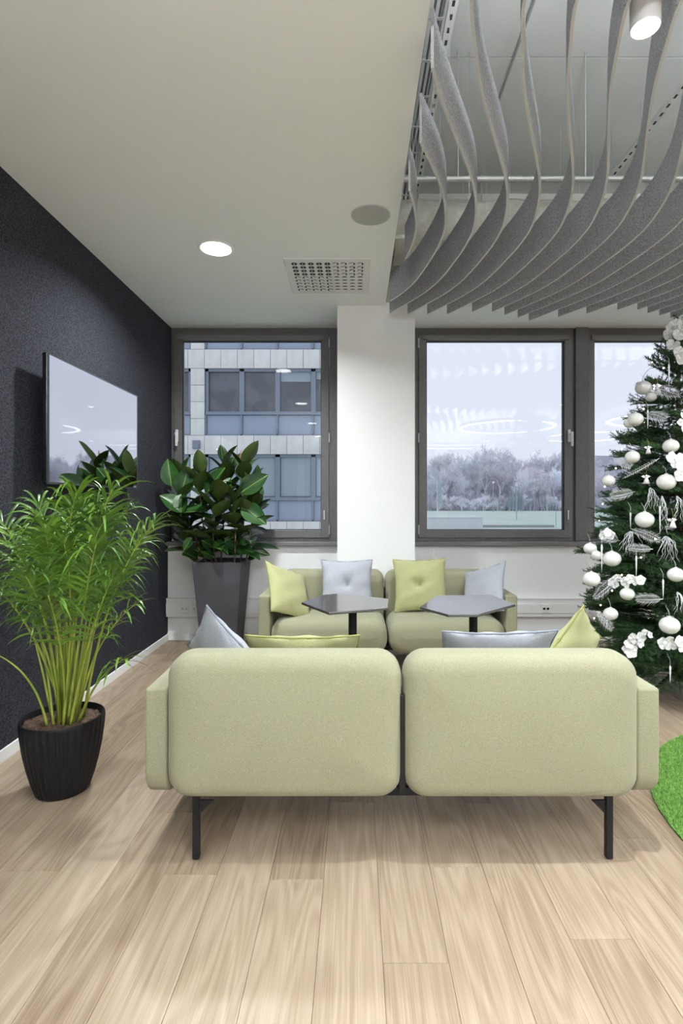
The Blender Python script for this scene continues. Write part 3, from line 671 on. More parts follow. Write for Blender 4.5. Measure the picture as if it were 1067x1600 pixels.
def leafmat():
    m = mat('rubber_leaf', (0.008,0.034,0.007), 0.36, color2=(0.020,0.070,0.010), scale=5, detail=2, obj_var=0.4, coat=0.0, spec=0.35)
    n = m.node_tree.nodes; l = m.node_tree.links; p = n['Principled BSDF']
    src = p.inputs['Base Color'].links[0].from_socket
    tc_ = n.new('ShaderNodeTexCoord'); s_ = n.new('ShaderNodeSeparateXYZ'); l.new(tc_.outputs['Object'], s_.inputs[0])
    ab = n.new('ShaderNodeMath'); ab.operation = 'ABSOLUTE'; l.new(s_.outputs['Y'], ab.inputs[0])
    lt = n.new('ShaderNodeMath'); lt.operation = 'LESS_THAN'; lt.inputs[1].default_value = 0.0035; l.new(ab.outputs[0], lt.inputs[0])
    mx = n.new('ShaderNodeMix'); mx.data_type = 'RGBA'; l.new(lt.outputs[0], mx.inputs['Factor']); l.new(src, mx.inputs[6]); mx.inputs[7].default_value = (0.12,0.22,0.04,1)
    ge = n.new('ShaderNodeNewGeometry'); mb_ = n.new('ShaderNodeMix'); mb_.data_type = 'RGBA'
    l.new(ge.outputs['Backfacing'], mb_.inputs['Factor']); l.new(mx.outputs[2], mb_.inputs[6]); mb_.inputs[7].default_value = (0.050,0.080,0.018,1)
    l.new(mb_.outputs[2], p.inputs['Base Color'])
    return m
M_rub = leafmat()
def rleaf(Ln, Wd, curl):
    def fn(u, v):
        x = u*Ln; wv = Wd*math.sin(PI*min(1,u*1.0)**.85)**.75*(1-.15*u) if 0 < u < 1 else 0.0008
        q = v*2-1
        return (x, q*wv/2, abs(q)*wv*.20-curl*u*u*Ln+.004*math.sin(9*u)*abs(q))
    return MB().grid(fn, 9, 4)
t = thing('rubber_plant', 'rubber plant with big glossy dark leaves in the tall grey planter', 'plant', (PLX, PLY, .755))
rp = t; base = Vector((PLX, PLY, .755))
LV = [rleaf(.27,.18,.12).build('leaf', M_rub, t, smooth='all'), rleaf(.25,.155,-.08).build('leaf', M_rub, t, smooth='all'), rleaf(.23,.125,.3).build('leaf', M_rub, t, smooth='all')]
used = [False]*3
rl = random.Random(11)
def put_leaf(p, d, nrm, ki, sc):
    Mx = Matrix.Translation(p-base) @ frame_of(d, nrm) @ Matrix.Diagonal((sc,sc,sc,1))
    tip = p+d.normalized()*.25*sc
    if tip.x < WX+.03 or tip.y > WINY-.09:
        if tip.x < WX+.03: d = Vector((max(d.x, (WX+.03-p.x)/(.25*sc)), d.y, d.z))
        if tip.y > WINY-.09: d = Vector((d.x, min(d.y, (WINY-.09-p.y)/(.25*sc)), d.z))
        Mx = Matrix.Translation(p-base) @ frame_of(d, nrm) @ Matrix.Diagonal((sc,sc,sc,1))
    if not used[ki]: used[ki] = True; LV[ki].matrix_basis = Mx; return
    inst(LV[ki], rp, Mx)
stems = [((332,883,4.84),(305,790,4.78),(316,742,4.74)), ((376,880,4.84),(384,800,4.86),(380,730,4.88)), ((322,883,4.88),(286,800,4.82),(278,752,4.84)),
         ((345,883,4.90),(352,800,4.94),(350,728,4.92)), ((338,884,4.80),(325,820,4.70),(345,775,4.66)), ((384,880,4.80),(392,830,4.76),(398,780,4.78)), ((314,882,4.86),(290,850,4.88),(284,818,4.92)), ((366,883,4.78),(370,830,4.70),(365,785,4.70))]
for si, st in enumerate(stems):
    p0, p1, p2 = [px(*q) for q in st]; p0.z = .757
    pts = [bez(p0, p1, p2, k/10) for k in range(11)]
    MB().tube([q-base for q in pts], [.008-.0004*k for k in range(11)], 7).build('stem', M_bark, t, smooth='all')
    nl = 16 if si < 5 else 13
    for k in range(nl):
        f_ = .22+.78*k/(nl-1); p = bez(p0, p1, p2, f_)
        az = k*2.4+si*1.3; el = R_(5+62*(f_-.22)/.78*(.75+.35*rl.random()))
        d = Vector((math.cos(az)*math.cos(el), math.sin(az)*math.cos(el), math.sin(el)))
        nr = Vector((-math.cos(az)*math.sin(el)*1.0, -math.sin(az)*math.sin(el), math.cos(el)))+Vector((rl.uniform(-.4,.4), rl.uniform(-.4,.4), 0))
        q = p+d*.02
        put_leaf(q, d, nr, (0,1,2)[min(2,int(rl.random()*2.6))] if f_ < .95 else 1, rl.uniform(.78,1.05))
for k in range(26):
    st = stems[k % 8]; p0, p1, p2 = [px(*q) for q in st]; p0.z = .757
    p = bez(p0, p1, p2, rl.uniform(.08,.40)); az = rl.uniform(-PI, .35) if k % 3 else rl.uniform(-PI, PI); el = R_(rl.uniform(-25, 30))
    d = Vector((math.cos(az)*math.cos(el), math.sin(az)*math.cos(el)*.7, math.sin(el)))
    if p.z+d.z*.2 < .80: d.z = abs(d.z)
    put_leaf(p+d*.02, d, Vector((rl.uniform(-.5,.5), -1, rl.uniform(.2,.9))), rl.randrange(3), rl.uniform(.5,.8))
# a few leaves placed as in the photograph
for (a, b_, nv, sc) in (((268,760,4.72),(262,720,4.70),(.2,-1,.3),.9),((282,775,4.74),(298,716,4.72),(.3,-1,.2),1.0),((283,772,4.68),(282,800,4.6),(0,-1,.4),.9),
                        ((322,772,4.66),(348,728,4.62),(-.4,-.7,.5),1.05),((376,770,4.7),(428,733,4.68),(.1,-.9,.3),1.05),((378,790,4.7),(412,815,4.66),(.2,-1,.2),1.0),
                        ((392,765,4.8),(412,708,4.8),(.8,-.5,.2),.85),((325,800,4.66),(275,797,4.6),(0,-.4,1),1.05),((290,800,4.66),(248,770,4.6),(-.3,-.6,.7),.95),
                        ((385,865,4.7),(409,874,4.62),(.2,-.3,1),.7),((372,728,4.86),(376,700,4.86),(0,-1,0),.55),((300,840,4.66),(283,865,4.62),(0,-1,.2),.6)):
    a = px(*a); b_ = px(*b_); put_leaf(a, (b_-a), Vector(nv), 0, sc*min(1.0, (b_-a).length/.25+.15))
tip = px(376,722,4.86)
s_ = MB().tube([tip-base, tip-base+Vector((0,0,.055)), tip-base+Vector((.002,0,.11))], [.012,.010,.001], 8).build('leaf_bud', mat('rust_leaf_bud', (0.30,0.13,0.06), 0.5), t, smooth='all'); s_['label'] = 'rust-brown rolled leaf bud'
# ------------------------------------------------------------------ palm in ribbed pot
PX0, PY0 = -1.33, 2.47
t = thing('palm_pot', 'round black ribbed plant pot on the floor by the dark wall', 'plant pot', (PX0, PY0, 0))
mb = MB(); n_ = 144; prof = [(.100,0),(.112,.004),(.128,.06),(.146,.13),(.160,.20),(.169,.27),(.173,.315),(.175,.327),(.172,.334),(.166,.334),(.162,.325),(.160,.30)]
vs = []; fs = []
for i, (r_, z) in enumerate(prof):
    for j in range(n_):
        a = 2*PI*j/n_; rib = (.0030*(1 if (j % 4) in (0,1) else -1)) if 2 <= i <= 6 else 0
        vs.append(((r_+rib)*math.cos(a), (r_+rib)*math.sin(a), z))
for i in range(len(prof)-1):
    for j in range(n_):
        j2 = (j+1) % n_; fs.append((i*n_+j, i*n_+j2, (i+1)*n_+j2, (i+1)*n_+j))
fs.append(tuple(range(n_-1,-1,-1))); mb.add(vs, fs); mb.build('pot', M_pot, t, smooth=True)
MB().grid(lambda u, v: (.160*u*math.cos(2*PI*v), .160*u*math.sin(2*PI*v), .308+.006*math.sin(23*u*math.cos(2*PI*v))+.005*math.sin(31*u*math.sin(2*PI*v))), 10, 40).build('soil', M_soil, t, smooth='all')
t = thing('areca_palm', 'tall feathery green palm growing from the black ribbed pot', 'plant', (PX0, PY0, .31))
pb = Vector((PX0, PY0, .31)); rp_ = random.Random(21)
def frond(bx, ctrl, tip, ln=.30, nleaf=30, start=.45, wid=.0125, droop=.62):
    nleaf = int(nleaf*.72); ln *= 1.22
    P0 = px(bx, 1125, PY0); P0.z = .305; P0.y = PY0+rp_.uniform(-.06,.06)
    P1 = px(*ctrl); P2 = px(*tip)
    N = 22; pts = [bez(P0, P1, P2, k/N) for k in range(N+1)]
    for q in pts: q.x = max(q.x, WX+.02)
    st = MB().tube([q-pb for q in pts], [.0068*(1-.75*(k/N)) for k in range(N+1)], 6).build('frond', M_palmstem, t, smooth='all')
    mb = MB()
    for k in range(nleaf):
        f_ = start+(1-start)*(k/(nleaf-1)); p = bez(P0,P1,P2,f_); tg = (bez(P0,P1,P2,min(1,f_+.02))-bez(P0,P1,P2,f_-.02)).normalized()
        side = tg.cross(Vector((0,1,0)) if abs(tg.y) < .8 else Vector((1,0,0)))
        side = tg.cross(Vector((0,0,1)));
        if side.length < .1: side = Vector((1,0,0))
        side.normalize(); up = side.cross(tg).normalized()
        q_ = (f_-start)/(1-start); L_ = ln*(.55+.45*math.sin(PI*min(1,.15+q_*.8)))*rp_.uniform(.85,1.1)
        for s_ in (-1, 1):
            ca = R_(60-36*q_+rp_.uniform(-13,13)); d = (tg*math.cos(ca)+side*s_*math.sin(ca)+up*rp_.uniform(-.1,.55)).normalized()
            n2 = d.cross(side*s_).normalized() if d.cross(side*s_).length > .05 else up
            wdir = d.cross(up).normalized(); dr = droop*rp_.uniform(.6,1.5)
            vs = []; M2 = 6
            for j in range(M2+1):
                u = j/M2; c_ = p+d*L_*u+Vector((0,0,-1))*dr*L_*u**2.3
                w2 = wid/2*math.sin(PI*min(.995,u*.86+.12))**.7*(1 if j < M2 else .05)
                for sg in (-1, 0, 1):
                    v = c_+wdir*w2*sg+up*(-.25*w2 if sg == 0 else 0)
                    v.x = max(v.x, WX+.012); vs.append(v-pb)
            fs = [(j*3+i, j*3+i+1, (j+1)*3+i+1, (j+1)*3+i) for j in range(M2) for i in (0,1)]
            mb.add(vs, fs)
    mb.build('leaflets', M_palm, st, smooth='all', kind='stuff')
FR = [(106,(112,900,2.46),(175,765,2.36),.34,32,.52),(112,(118,880,2.5),(195,800,2.6),.30,30,.5),(122,(165,900,2.4),(240,818,2.30),.28,26,.55),
      (88,(45,930,2.4),(-40,900,2.3),.26,26,.5),(84,(55,1040,2.35),(-25,1015,2.2),.2,10,.85),(96,(95,880,2.55),(60,790,2.62),.30,28,.5),
      (92,(70,880,2.45),(5,850,2.4),.30,30,.48),(100,(90,850,2.4),(120,770,2.2),.32,30,.5),(118,(140,960,2.55),(200,880,2.65),.28,26,.5),
      (110,(130,930,2.3),(150,850,2.1),.28,26,.5),(98,(80,960,2.3),(40,900,2.1),.26,24,.5),(104,(110,950,2.6),(95,840,2.72),.30,28,.5),
      (90,(65,950,2.55),(25,880,2.65),.26,24,.5),(124,(150,1050,2.4),(195,1030,2.3),.17,9,.75),(114,(140,1000,2.5),(210,945,2.5),.20,14,.6),
      (108,(120,920,2.42),(100,850,2.2),.30,28,.5),(102,(100,1000,2.3),(75,930,2.05),.22,20,.55),(94,(80,900,2.5),(-10,800,2.55),.28,26,.55),
      (116,(150,900,2.55),(215,850,2.72),.26,26,.55),(110,(105,860,2.55),(130,785,2.7),.30,28,.55),
      (106,(118,880,2.38),(165,810,2.25),.32,28,.5),(97,(88,900,2.36),(70,830,2.2),.30,28,.5),(101,(95,930,2.5),(45,845,2.5),.28,26,.5),
      (113,(135,930,2.45),(185,860,2.42),.28,26,.5),(92,(78,980,2.4),(20,930,2.35),.24,22,.5),(119,(138,980,2.36),(175,905,2.25),.24,20,.5)]
for (bx, c_, tp, ln, nl, st_) in FR: frond(bx, c_, tp, ln*.82, nl, st_)
for k in range(14):      # bare young shoots
    b0 = Vector((rp_.uniform(-.055,.065), rp_.uniform(-.05,.05), -.005)); e = b0*1.0+Vector((b0.x*2.2+rp_.uniform(-.03,.03), b0.y*1.5, rp_.uniform(.35,.6)))
    MB().tube([b0, b0.lerp(e,.5)+Vector((rp_.uniform(-.01,.01),0,0)), e], [.007,.005,.002], 6).build('cane', M_palmstem, t, smooth='all')
# ------------------------------------------------------------------ christmas tree
TX, TY = (1060-PX)/(F/3.72), 3.72
t = thing('fir_tree', 'tall decorated artificial fir tree standing by the right window', 'tree', (TX, TY, 0)); TREE = t
TP = [(.16,.50),(.35,.62),(.60,.66),(.85,.655),(1.05,.60),(1.45,.50),(1.85,.37),(2.25,.235),(2.45,.10),(2.58,.03)]
def TR(z):
    if z <= TP[0][0]: return TP[0][1]
    for a, b_ in zip(TP, TP[1:]):
        if z <= b_[0]: return a[1]+(b_[1]-a[1])*(z-a[0])/(b_[0]-a[0])
    return .03
MB().tube([(0,0,.10),(0,0,1.3),(0,0,2.5)], [.030,.022,.008], 10).build('trunk', M_bark, t, smooth='all')
st = MB()
for k in range(4):
    a = k*PI/2+.5; c, s_ = math.cos(a), math.sin(a); st.tube([(0,0,.16),(.10*c,.10*s_,.13),(.42*c,.42*s_,.012)], .011, 8)
st.build('stand', M_black, t, smooth='all')
rt = random.Random(5)
def branch(Ln, seed):
    r = random.Random(seed); mb = MB(); wood = []
    segs = []
    N = 8; main = [Vector((Ln*k/N, .0, .06*Ln*math.sin(k/N*2))) for k in range(N+1)]
    segs.append((main, 1.0))
    k = 0; x = .18
    while x < .93:
        for s_ in (-1, 1):
            l2 = Ln*(.44*(1-x)+.10)*r.uniform(.8,1.2); p = Vector((Ln*x, 0, .06*Ln*math.sin(x*2)))
            a = R_(r.uniform(38,60)); d = Vector((math.cos(a), s_*math.sin(a), r.uniform(-.05,.30)))
            segs.append(([p, p+d*l2*.5+Vector((0,0,.005)), p+d*l2+Vector((.02*Ln,0,.015))], .8))
            if l2 > .12:
                for f_ in (.45,.7):
                    q = p+d*l2*f_; dd = Vector((math.cos(a*.3), s_*math.sin(a*.3), r.uniform(-.1,.3))); segs.append(([q, q+dd*l2*.42], .7))
        x += .072/Ln*.62
    for pts, wgt in segs:
        mb.tube(pts, .0022, 3, caps=False)
        tot = sum((b_-a).length for a, b_ in zip(pts, pts[1:]))
        n_ = int(tot/.0019)
        for i in range(n_):
            f_ = i/n_*(len(pts)-1); j = int(f_); u = f_-j; p = pts[j].lerp(pts[j+1], u); tg = (pts[j+1]-pts[j]).normalized()
            a = r.uniform(0, 2*PI); o1 = tg.orthogonal().normalized(); o2 = tg.cross(o1)
            d = (tg*.75+(o1*math.cos(a)+o2*math.sin(a))).normalized(); L_ = r.uniform(.014,.024); wv = d.cross(o2 if abs(d.dot(o2)) < .9 else o1).normalized()*.0017
            mb.add([p-wv, p+wv, p+d*L_], [(0,1,2)])
    return mb
BR = []
for Ln, sd in ((.22,1),(.34,2),(.34,3),(.50,4),(.50,5),(.64,6),(.64,7)):
    BR.append((Ln, branch(Ln, sd)))
brs = {}
nb = 0
zs = []
z = .20
while z < 2.50:
    Rz = TR(z); n_ = max(5, int(6+Rz*17))
    for k in range(n_): zs.append((z+rt.uniform(-.035,.035), 2*PI*k/n_+z*7+rt.uniform(-.2,.2)))
    z += .105 if z < 1.9 else .085
print('branches', len(zs))
for (z, a) in zs[:298]:
    Rz = TR(z)*rt.uniform(.80,1.08)
    c = [i for i, (L_, _) in enumerate(BR) if abs(L_-Rz) == min(abs(q[0]-Rz) for q in BR)]
    i = rt.choice(c); sc = Rz/BR[i][0]
    el = R_(-14+22*max(0,(z-.2)/2.3)+rt.uniform(-8,10))
    if z > 2.1: el = R_(35)
    d = Vector((math.cos(a)*math.cos(el), math.sin(a)*math.cos(el), math.sin(el)))
    Mx = Matrix.Translation((0,0,z)) @ frame_of(d, Vector((0,0,1))) @ Matrix.Diagonal((sc,sc,sc,1))
    if i not in brs: brs[i] = BR[i][1].build('branch', M_needle, t); brs[i].matrix_basis = Mx
    else: inst(brs[i], t, Mx)
    nb += 1
for (dx, dy, dz, L_) in ((0,0,2.40,.22),(-.02,0,2.33,.2),(.03,.01,2.31,.2),(0,-.03,2.27,.2)):
    inst(brs[0], t, Matrix.Translation((dx,dy,dz)) @ frame_of(Vector((dx*2-.10,dy,1)), Vector((0,-1,0))) @ Matrix.Diagonal((.9,.9,.9,1)))
def tsurf(x, y, add=.02):             # photo pixel -> point on the tree's camera side
    s_ = F/(TY-.3)
    for _ in range(6):
        X = (x-PX)/s_; Z = CAMZ+(PY-y)/s_; r_ = TR(Z)+add; dx = X-TX
        Y = TY-(math.sqrt(max(0, r_*r_-dx*dx))); s_ = F/Y
    return Vector(((x-PX)/s_, Y, CAMZ+(PY-y)/s_)), s_
def bauble(x, y, rp, m, label, flat=.88):
    p, s_ = tsurf(x, y, .03); r_ = rp/s_*1.05
    t = thing('bauble', label, 'christmas ornament', p, group='round baubles on the fir tree')
    MB().lathe([(max(.0005, r_*math.sin(PI*k/16)), -r_*flat*math.cos(PI*k/16)) for k in range(17)], 28).build('ball', m, t, smooth='all')
    MB().lathe([(r_*.17,r_*flat-.004),(r_*.17,r_*flat+.003),(r_*.12,r_*flat+.004)], 14).build('cap', m, t, smooth=True)
    MB().tube([(0,0,r_*flat+.006),(0,.01,r_*flat+.03),(0,.04,r_*flat+.055)], .0009, 4).build('string', M_glit, t)
for (x, y, r_, m, lb) in [(1005,606,11.5,M_pearl2,'highest bauble, satin silver-grey, on the left outline of the fir tree'),(1017,620,8,M_pearl2,'small silver bauble half hidden just under the highest bauble'),
    (993,655,11,M_pearl,'pearl bauble on the left outline, second level from the top'),(983,661,8,M_pearl,'small pearl bauble tucked left behind the second-level bauble'),
    (1048,697,11.5,M_pearl,'pearl bauble near the right edge just above the white star flowers'),(988,714,10.5,M_pearl,'frosted pearl bauble above the long silver twig on the left outline'),
    (951,751,9.5,M_pearl,'crackled white bauble alone at the outermost left tip, mid height'),(1041,753,13.5,M_pearl,'wide champagne-pearl bauble right of the small hanging angel'),
    (1007,812,13.5,M_pearl,'wide pearl bauble in the middle above the curly silver spray'),(922,857,9.5,M_pearl,'white bauble at far left beside the window sill'),
    (932,868,8,M_pearl2,'small silver bauble touching the one beside the window sill'),(956,873,13,M_pearl,'large pearl bauble below the glitter twig near the sill'),
    (924,905,12.5,M_pearl,'matte white bauble on the far-left branch tip below the sill'),(1056,898,12,M_pearl,'white bauble at the right edge above the lower silver fans'),
    (980,928,10.5,M_pearl,'white bauble hanging just under the white orchid garland'),(954,959,10.5,M_pearl,'lowest white bauble on the left, above the yellow-green cushion'),
    (1046,977,14.5,M_pearl,'largest pearl bauble, low at the right edge')]: bauble(x, y, r_, m, lb)
def flowers(name, label, pts, m, rad, group='white artificial flowers on the fir tree'):
    cs = [tsurf(x, y, .05)[0] for x, y in pts]; c0 = cs[0]
    t = thing('flower_spray', label, 'christmas ornament', c0, group=group)
    r = random.Random(len(label)*7)
    for i, c in enumerate(cs):
        if i: c = c+Vector((0, r.uniform(-.015,.015), 0))
        mb = MB(); fd = Vector((r.uniform(-.5,.5), -1, r.uniform(-.3,.5))); F_ = frame_of(fd, Vector((0,0,1))); F_.translation = c-c0
        for k in range(5):
            a = 2*PI*k/5+r.random(); 
            def pf(u, v):
                w_ = rad*.95*math.sin(PI*min(.97,max(.03,u))**1.1)**.7; q = v*2-1
                return (.25*rad*u*u-.06*rad*abs(q)+(.10*rad*math.sin(3*q)), (rad*u)*math.cos(a)-q*w_*.6*math.sin(a), (rad*u)*math.sin(a)+q*w_*.6*math.cos(a))
            mb.grid(pf, 5, 4, F_)
        fo = mb.build('flower', m, t, smooth='all')
        e = MB(); e.lathe([(.0005,-.006),(.006,-.003),(.006,.003),(.0005,.007)], 8, M=F_); e.build('flower_centre', M_pearl, fo, smooth='all')
    MB().tube([c-c0+Vector((0,.02,0)) for c in sorted(cs, key=lambda q:q.x)], .0018, 5).build('stem', M_cord, t)
flowers('flower', 'silver-white glitter flower cluster at the very top of the fir tree', [(1050,512),(1043,523),(1058,507),(1058,524),(1052,538),(1066,516),(1061,551),(1066,560)], M_petalg, .042)
flowers('flower', 'white star flowers at the right edge between two pearl baubles', [(1056,722),(1048,716),(1064,730),(1062,742),(1066,718)], M_petal, .042)
flowers('flower', 'small white flowers at the right edge above the bauble over the star flowers', [(1064,660),(1066,672),(1066,650)], M_petal, .025)
flowers('flower', 'white orchid garland across the lower left of the fir tree', [(956,910),(965,904),(974,908),(983,904),(992,907),(1000,906),(979,912),(961,913)], M_petal, .030)
flowers('flower', 'low white orchid spray beside the yellow-green cushion', [(984,1005),(992,998),(999,1003),(981,1014),(990,1010),(984,1019),(1002,996)], M_petal, .034)
flowers('flower', 'low white orchid blooms at the right edge under the largest bauble', [(1044,1002),(1062,1003),(1050,1009),(1066,1010),(1038,1006)], M_petal, .036)
flowers('flower', 'single white bloom lying at the left outline above the sill', [(948,832),(940,836),(955,836)], M_petal, .030)
flowers('flower', 'pale pink-white bloom low in the centre of the fir tree', [(1015,992),(1008,988)], M_petal, .022)
def curly(label, x, y, w_, h_, n_, seed):
    p, s_ = tsurf(x, y, .04); t = thing('silver_twig_spray', label, 'christmas ornament', p, group='curly silver twig sprays on the fir tree')
    r = random.Random(seed)
    for k in range(n_):
        dx = r.uniform(-.5,.5)*w_/s_; L_ = r.uniform(.55,1)*h_/s_; ph = r.random()*6; fr = r.uniform(60,95); am = r.uniform(.004,.008)
        pts = []
        for j in range(15):
            u = j/14
            pts.append((dx*u**.6+am*math.sin(fr*u*L_*1.3+ph)*min(1,u*4), -.02*math.sin(u*PI)-.012*u+.005*math.cos(fr*u*L_+ph), -L_*u+.012*math.sin(u*PI)))
        MB().tube(pts, [.0016-.0009*j/14 for j in range(15)], 4).build('twig', M_glit, t, smooth='all')
for a in (('curly silver twigs hanging right of the small angel',1016,762,22,40,11,1),('curly silver twigs below the wide champagne bauble',1034,775,14,62,8,2),('wavy silver twigs at the right edge, mid height',1058,775,16,45,8,3),
          ('dense curly silver twigs left below the middle bauble',985,830,46,38,14,4),('dense curly silver twigs right below the middle bauble',1040,838,36,44,16,5),('silver curls at the right edge above the largest bauble',1058,925,24,38,14,6)): curly(*a)
def fan(label, x, y, x2, y2, sp, seed):
    p, s_ = tsurf(x, y, .04); q, _ = tsurf(x2, y2, .05); t = thing('glitter_fern', label, 'christmas ornament', p, group='flat glitter fern sprigs on the fir tree')
    d = q-p; L_ = d.length; r = random.Random(seed); e = d.normalized(); up = Vector((0,-1,0)).cross(e).normalized()
    MB().tube([Vector((0,0,0)), d*.5+up*.006, d], [.0022,.0018,.0008], 5).build('stem', M_glit, t, smooth='all')
    mb = MB()
    for k in range(16):
        u = .08+.88*k/16
        for sg in (-1, 1):
            l2 = sp/s_*math.sin(PI*min(1,.15+u*.8))*r.uniform(.8,1.1); b0 = d*u; b1 = b0+(e*.75+up*sg*.8)*l2+Vector((0,r.uniform(-.01,.01),0))
            mb.tube([b0, b0.lerp(b1,.5)+up*sg*.003, b1], [.0013,.0012,.0006], 4)
            mb.tube([b0.lerp(b1,.5), b0.lerp(b1,.5)+(e*1.0+up*sg*.2)*l2*.4], [.0010,.0005], 4)
    mb.build('frond', M_glit, t, smooth='all', kind='stuff')
for a in (('long silver twig sweeping left below the frosted pearl bauble',1030,716,972,748,5,1),('silver glitter fern left of the curly twigs by the window',992,768,952,776,13,2),
          ('pale glitter fern lying over the window sill at left',968,845,936,834,14,3),('silver fern fan sweeping down left of the orchid garland',968,898,926,936,14,4),
          ('silver fern fan opening under the orchid garland',1036,936,992,936,14,5),('silver fern at the right edge just below the top angel',1010,604,1064,618,14,6),
          ('faint silver fern beside the second-level bauble',1008,645,1042,655,14,7),('silver fern above the dense curly twigs',985,826,1035,846,12,8),
          ('dark silver fern low behind the yellow-green cushion',932,955,958,985,14,9),('silver fern at the left outline beside the frosted bauble',962,716,986,730,12,10),
          ('silver fern under the dense curly twigs',1020,858,980,856,11,11)): fan(*a)
def icicle(label, x, y, lp, star=False):
    p, s_ = tsurf(x, y, .05); L_ = lp/s_; t = thing('icicle_ornament', label, 'christmas ornament', p, group='clear twisted icicles on the fir tree')
    MB().lathe([(.0004,-L_),(.0022,-L_*.8),(.0030,-L_*.6),(.0048,-L_*.4),(.0040,-L_*.3),(.0062,-L_*.15),(.0045,-L_*.05),(.001,0)], 10).build('icicle', M_ice, t, smooth='all')
    MB().tube([(0,0,0),(0,.0,.03),(0,.03,.06)], .0008, 4).build('string', M_glit, t)
for a in (('long thin clear icicle near the top, left of the glitter flowers',1045,568,36),('clear icicle hanging left of the dense curly twigs',985,800,26),('clear icicle between the middle bauble and the right edge',1031,790,45),
          ('lowest clear icicle hanging under the tree above the floor',1047,1040,28),('clear icicle in front of the far-left baubles',940,850,45),('clear icicle ending at the orchid garland',994,868,34),
          ('clear icicle beside the second-level bauble',1012,640,30),('clear icicle left of the large white bauble at the right edge',1036,905,30),('short icicle by the lowest left bauble',948,968,14)): icicle(*a)
def angel(label, x, y, sz, m=None):
    p, s_ = tsurf(x, y, .05); k = sz/s_; t = thing('angel_ornament', label, 'christmas ornament', p, group='tiny angel ornaments on the fir tree')
    MB().lathe([(k*.32,-k*.5),(k*.22,-k*.2),(k*.10,k*.12),(k*.04,k*.18)], 14).build('robe', m or M_pearl2, t, smooth='all')
    MB().lathe([(.0005,k*.14),(k*.11,k*.22),(k*.12,k*.3),(k*.07,k*.38),(.0005,k*.40)], 12).build('head', m or M_pearl, t, smooth='all')
    for s in (-1, 1):
        MB().grid(lambda u, v: (s*k*(.05+.42*u), .12*k, k*(.12+.28*(v-.3)*math.sin(PI*min(.95,.15+u))+.12*u)), 5, 3).build('wing', m or M_ice, t, smooth='all')
    MB().tube([(0,0,k*.38),(0,0,k*.9),(0,.02,k*1.3)], .0007, 4).build('string', mat('gold_string', (0.5,0.35,0.1), 0.4, 0.6), t)
for a in (('tiny silver angel hanging below the top branches, beside the highest bauble',1027,606,17),('tiny silver angel hanging under the long silver twig',1010,748,16),('tiny silver angel hanging in the middle, left of the pearl bauble pair',1013,702,14)): angel(*a)
angel('small white reindeer-like hanging figure in the curly twigs at right', 1051, 816, 17, M_pearl)
# string of fairy lights
t = thing('fairy_lights', 'string of small warm fairy lights wound round the fir tree', 'string lights', (TX, TY, 0))
pts = []; NB = 520
for k in range(NB):
    z = .2+2.2*(k/NB)**1.15; r_ = (TR(z)*.90-.02)*(1+.03*math.sin(k*1.7)); a = k*.23+.4
    pts.append((r_*math.cos(a), r_*math.sin(a), z+.02*math.sin(k*.9)))
MB().tube(pts, .0014, 4).build('cord', M_cord, t, smooth='all')
bb = None
for k in range(3, NB, 7):
    p = Vector(pts[k])*1.0; p.x *= 1.03; p.y *= 1.03
    if bb is None: bb = MB().lathe([(.0005,-.0055),(.004,-.0035),(.0052,0),(.004,.0035),(.0005,.0055)], 8).build('bulb', M_warm, t, smooth='all'); bb.location = p
    else: q = inst(bb, t); q.location = p
# ------------------------------------------------------------------ grass rug
GX, GY_, GR = 2.37, 2.05, 1.118
t = thing('grass_rug', 'round bright green artificial grass rug at the right edge of the floor', 'rug', (GX, GY_, 0))
M_turf = mat('artificial_grass', (0.10,0.26,0.03), 0.55, color2=(0.24,0.46,0.08), scale=60)
MB().lathe([(GR,0.0),(GR,.007),(GR-.005,.009)], 96).build('backing', mat('turf_backing', (0.05,0.12,0.02), 0.9), t)
rg = random.Random(9); vs = []; fs = []
while len(fs) < 230000:
    a = rg.random()*2*PI; r_ = GR*math.sqrt(rg.random()); x, y = r_*math.cos(a), r_*math.sin(a)
    if x > .15: 
        if rg.random() < .85: continue
    h = rg.uniform(.010,.020); b_ = rg.random()*2*PI; cx, cy = math.cos(b_), math.sin(b_); l_ = rg.uniform(.004,.014); a2 = rg.random()*2*PI
    k = len(vs); w_ = .0011
    vs += [(x-cy*w_,y+cx*w_,.007),(x+cy*w_,y-cx*w_,.007),(x+cx*l_,y+cy*l_,h+.004)]; fs.append((k,k+1,k+2))
gm = MB(); gm.v = vs; gm.f = fs; gm.build('grass_blades', M_turf, t, kind='stuff')
# ------------------------------------------------------------------ office building across
FYY = 20.7; FS = F/FYY
fx = lambda x: (x-PX)/FS
fz = lambda y: CAMZ+(PY-y)/FS
t = thing('office_building', 'pale stone office building across the way behind the left window', 'building', (-4, FYY, -2.3)); OB = t
M_stone = mat('pale_stone', (0.74,0.73,0.70), 0.75, color2=(0.84,0.83,0.80), scale=1.6, detail=6, obj_var=0.05, bump=0.1, bscale=30)
M_span = mat('blue_grey_spandrel', (0.36,0.42,0.53), 0.35, obj_var=0.05)
M_wfr = mat('blue_grey_window_frame', (0.24,0.28,0.35), 0.4)
M_dglass = mat('dark_window_glass', (0.045,0.055,0.075), 0.04, 0.0, ior=1.9, color2=(0.09,0.105,0.13), scale=.9, lo=.45, hi=.55)
M_joint = mat('dark_joint', (0.20,0.20,0.20), 0.9)
M_blind = mat('pale_interior_blind', (0.42,0.50,0.56), 0.6, obj_var=.2)
def W(mb): mb.v = [(x+4, y-FYY, z+2.3) for x, y, z in mb.v]; return mb
X0, X1 = -13.0, 1.15; P_ = 134.4/FS; z_a = fz(575.4)            # bottom of the reference stone band
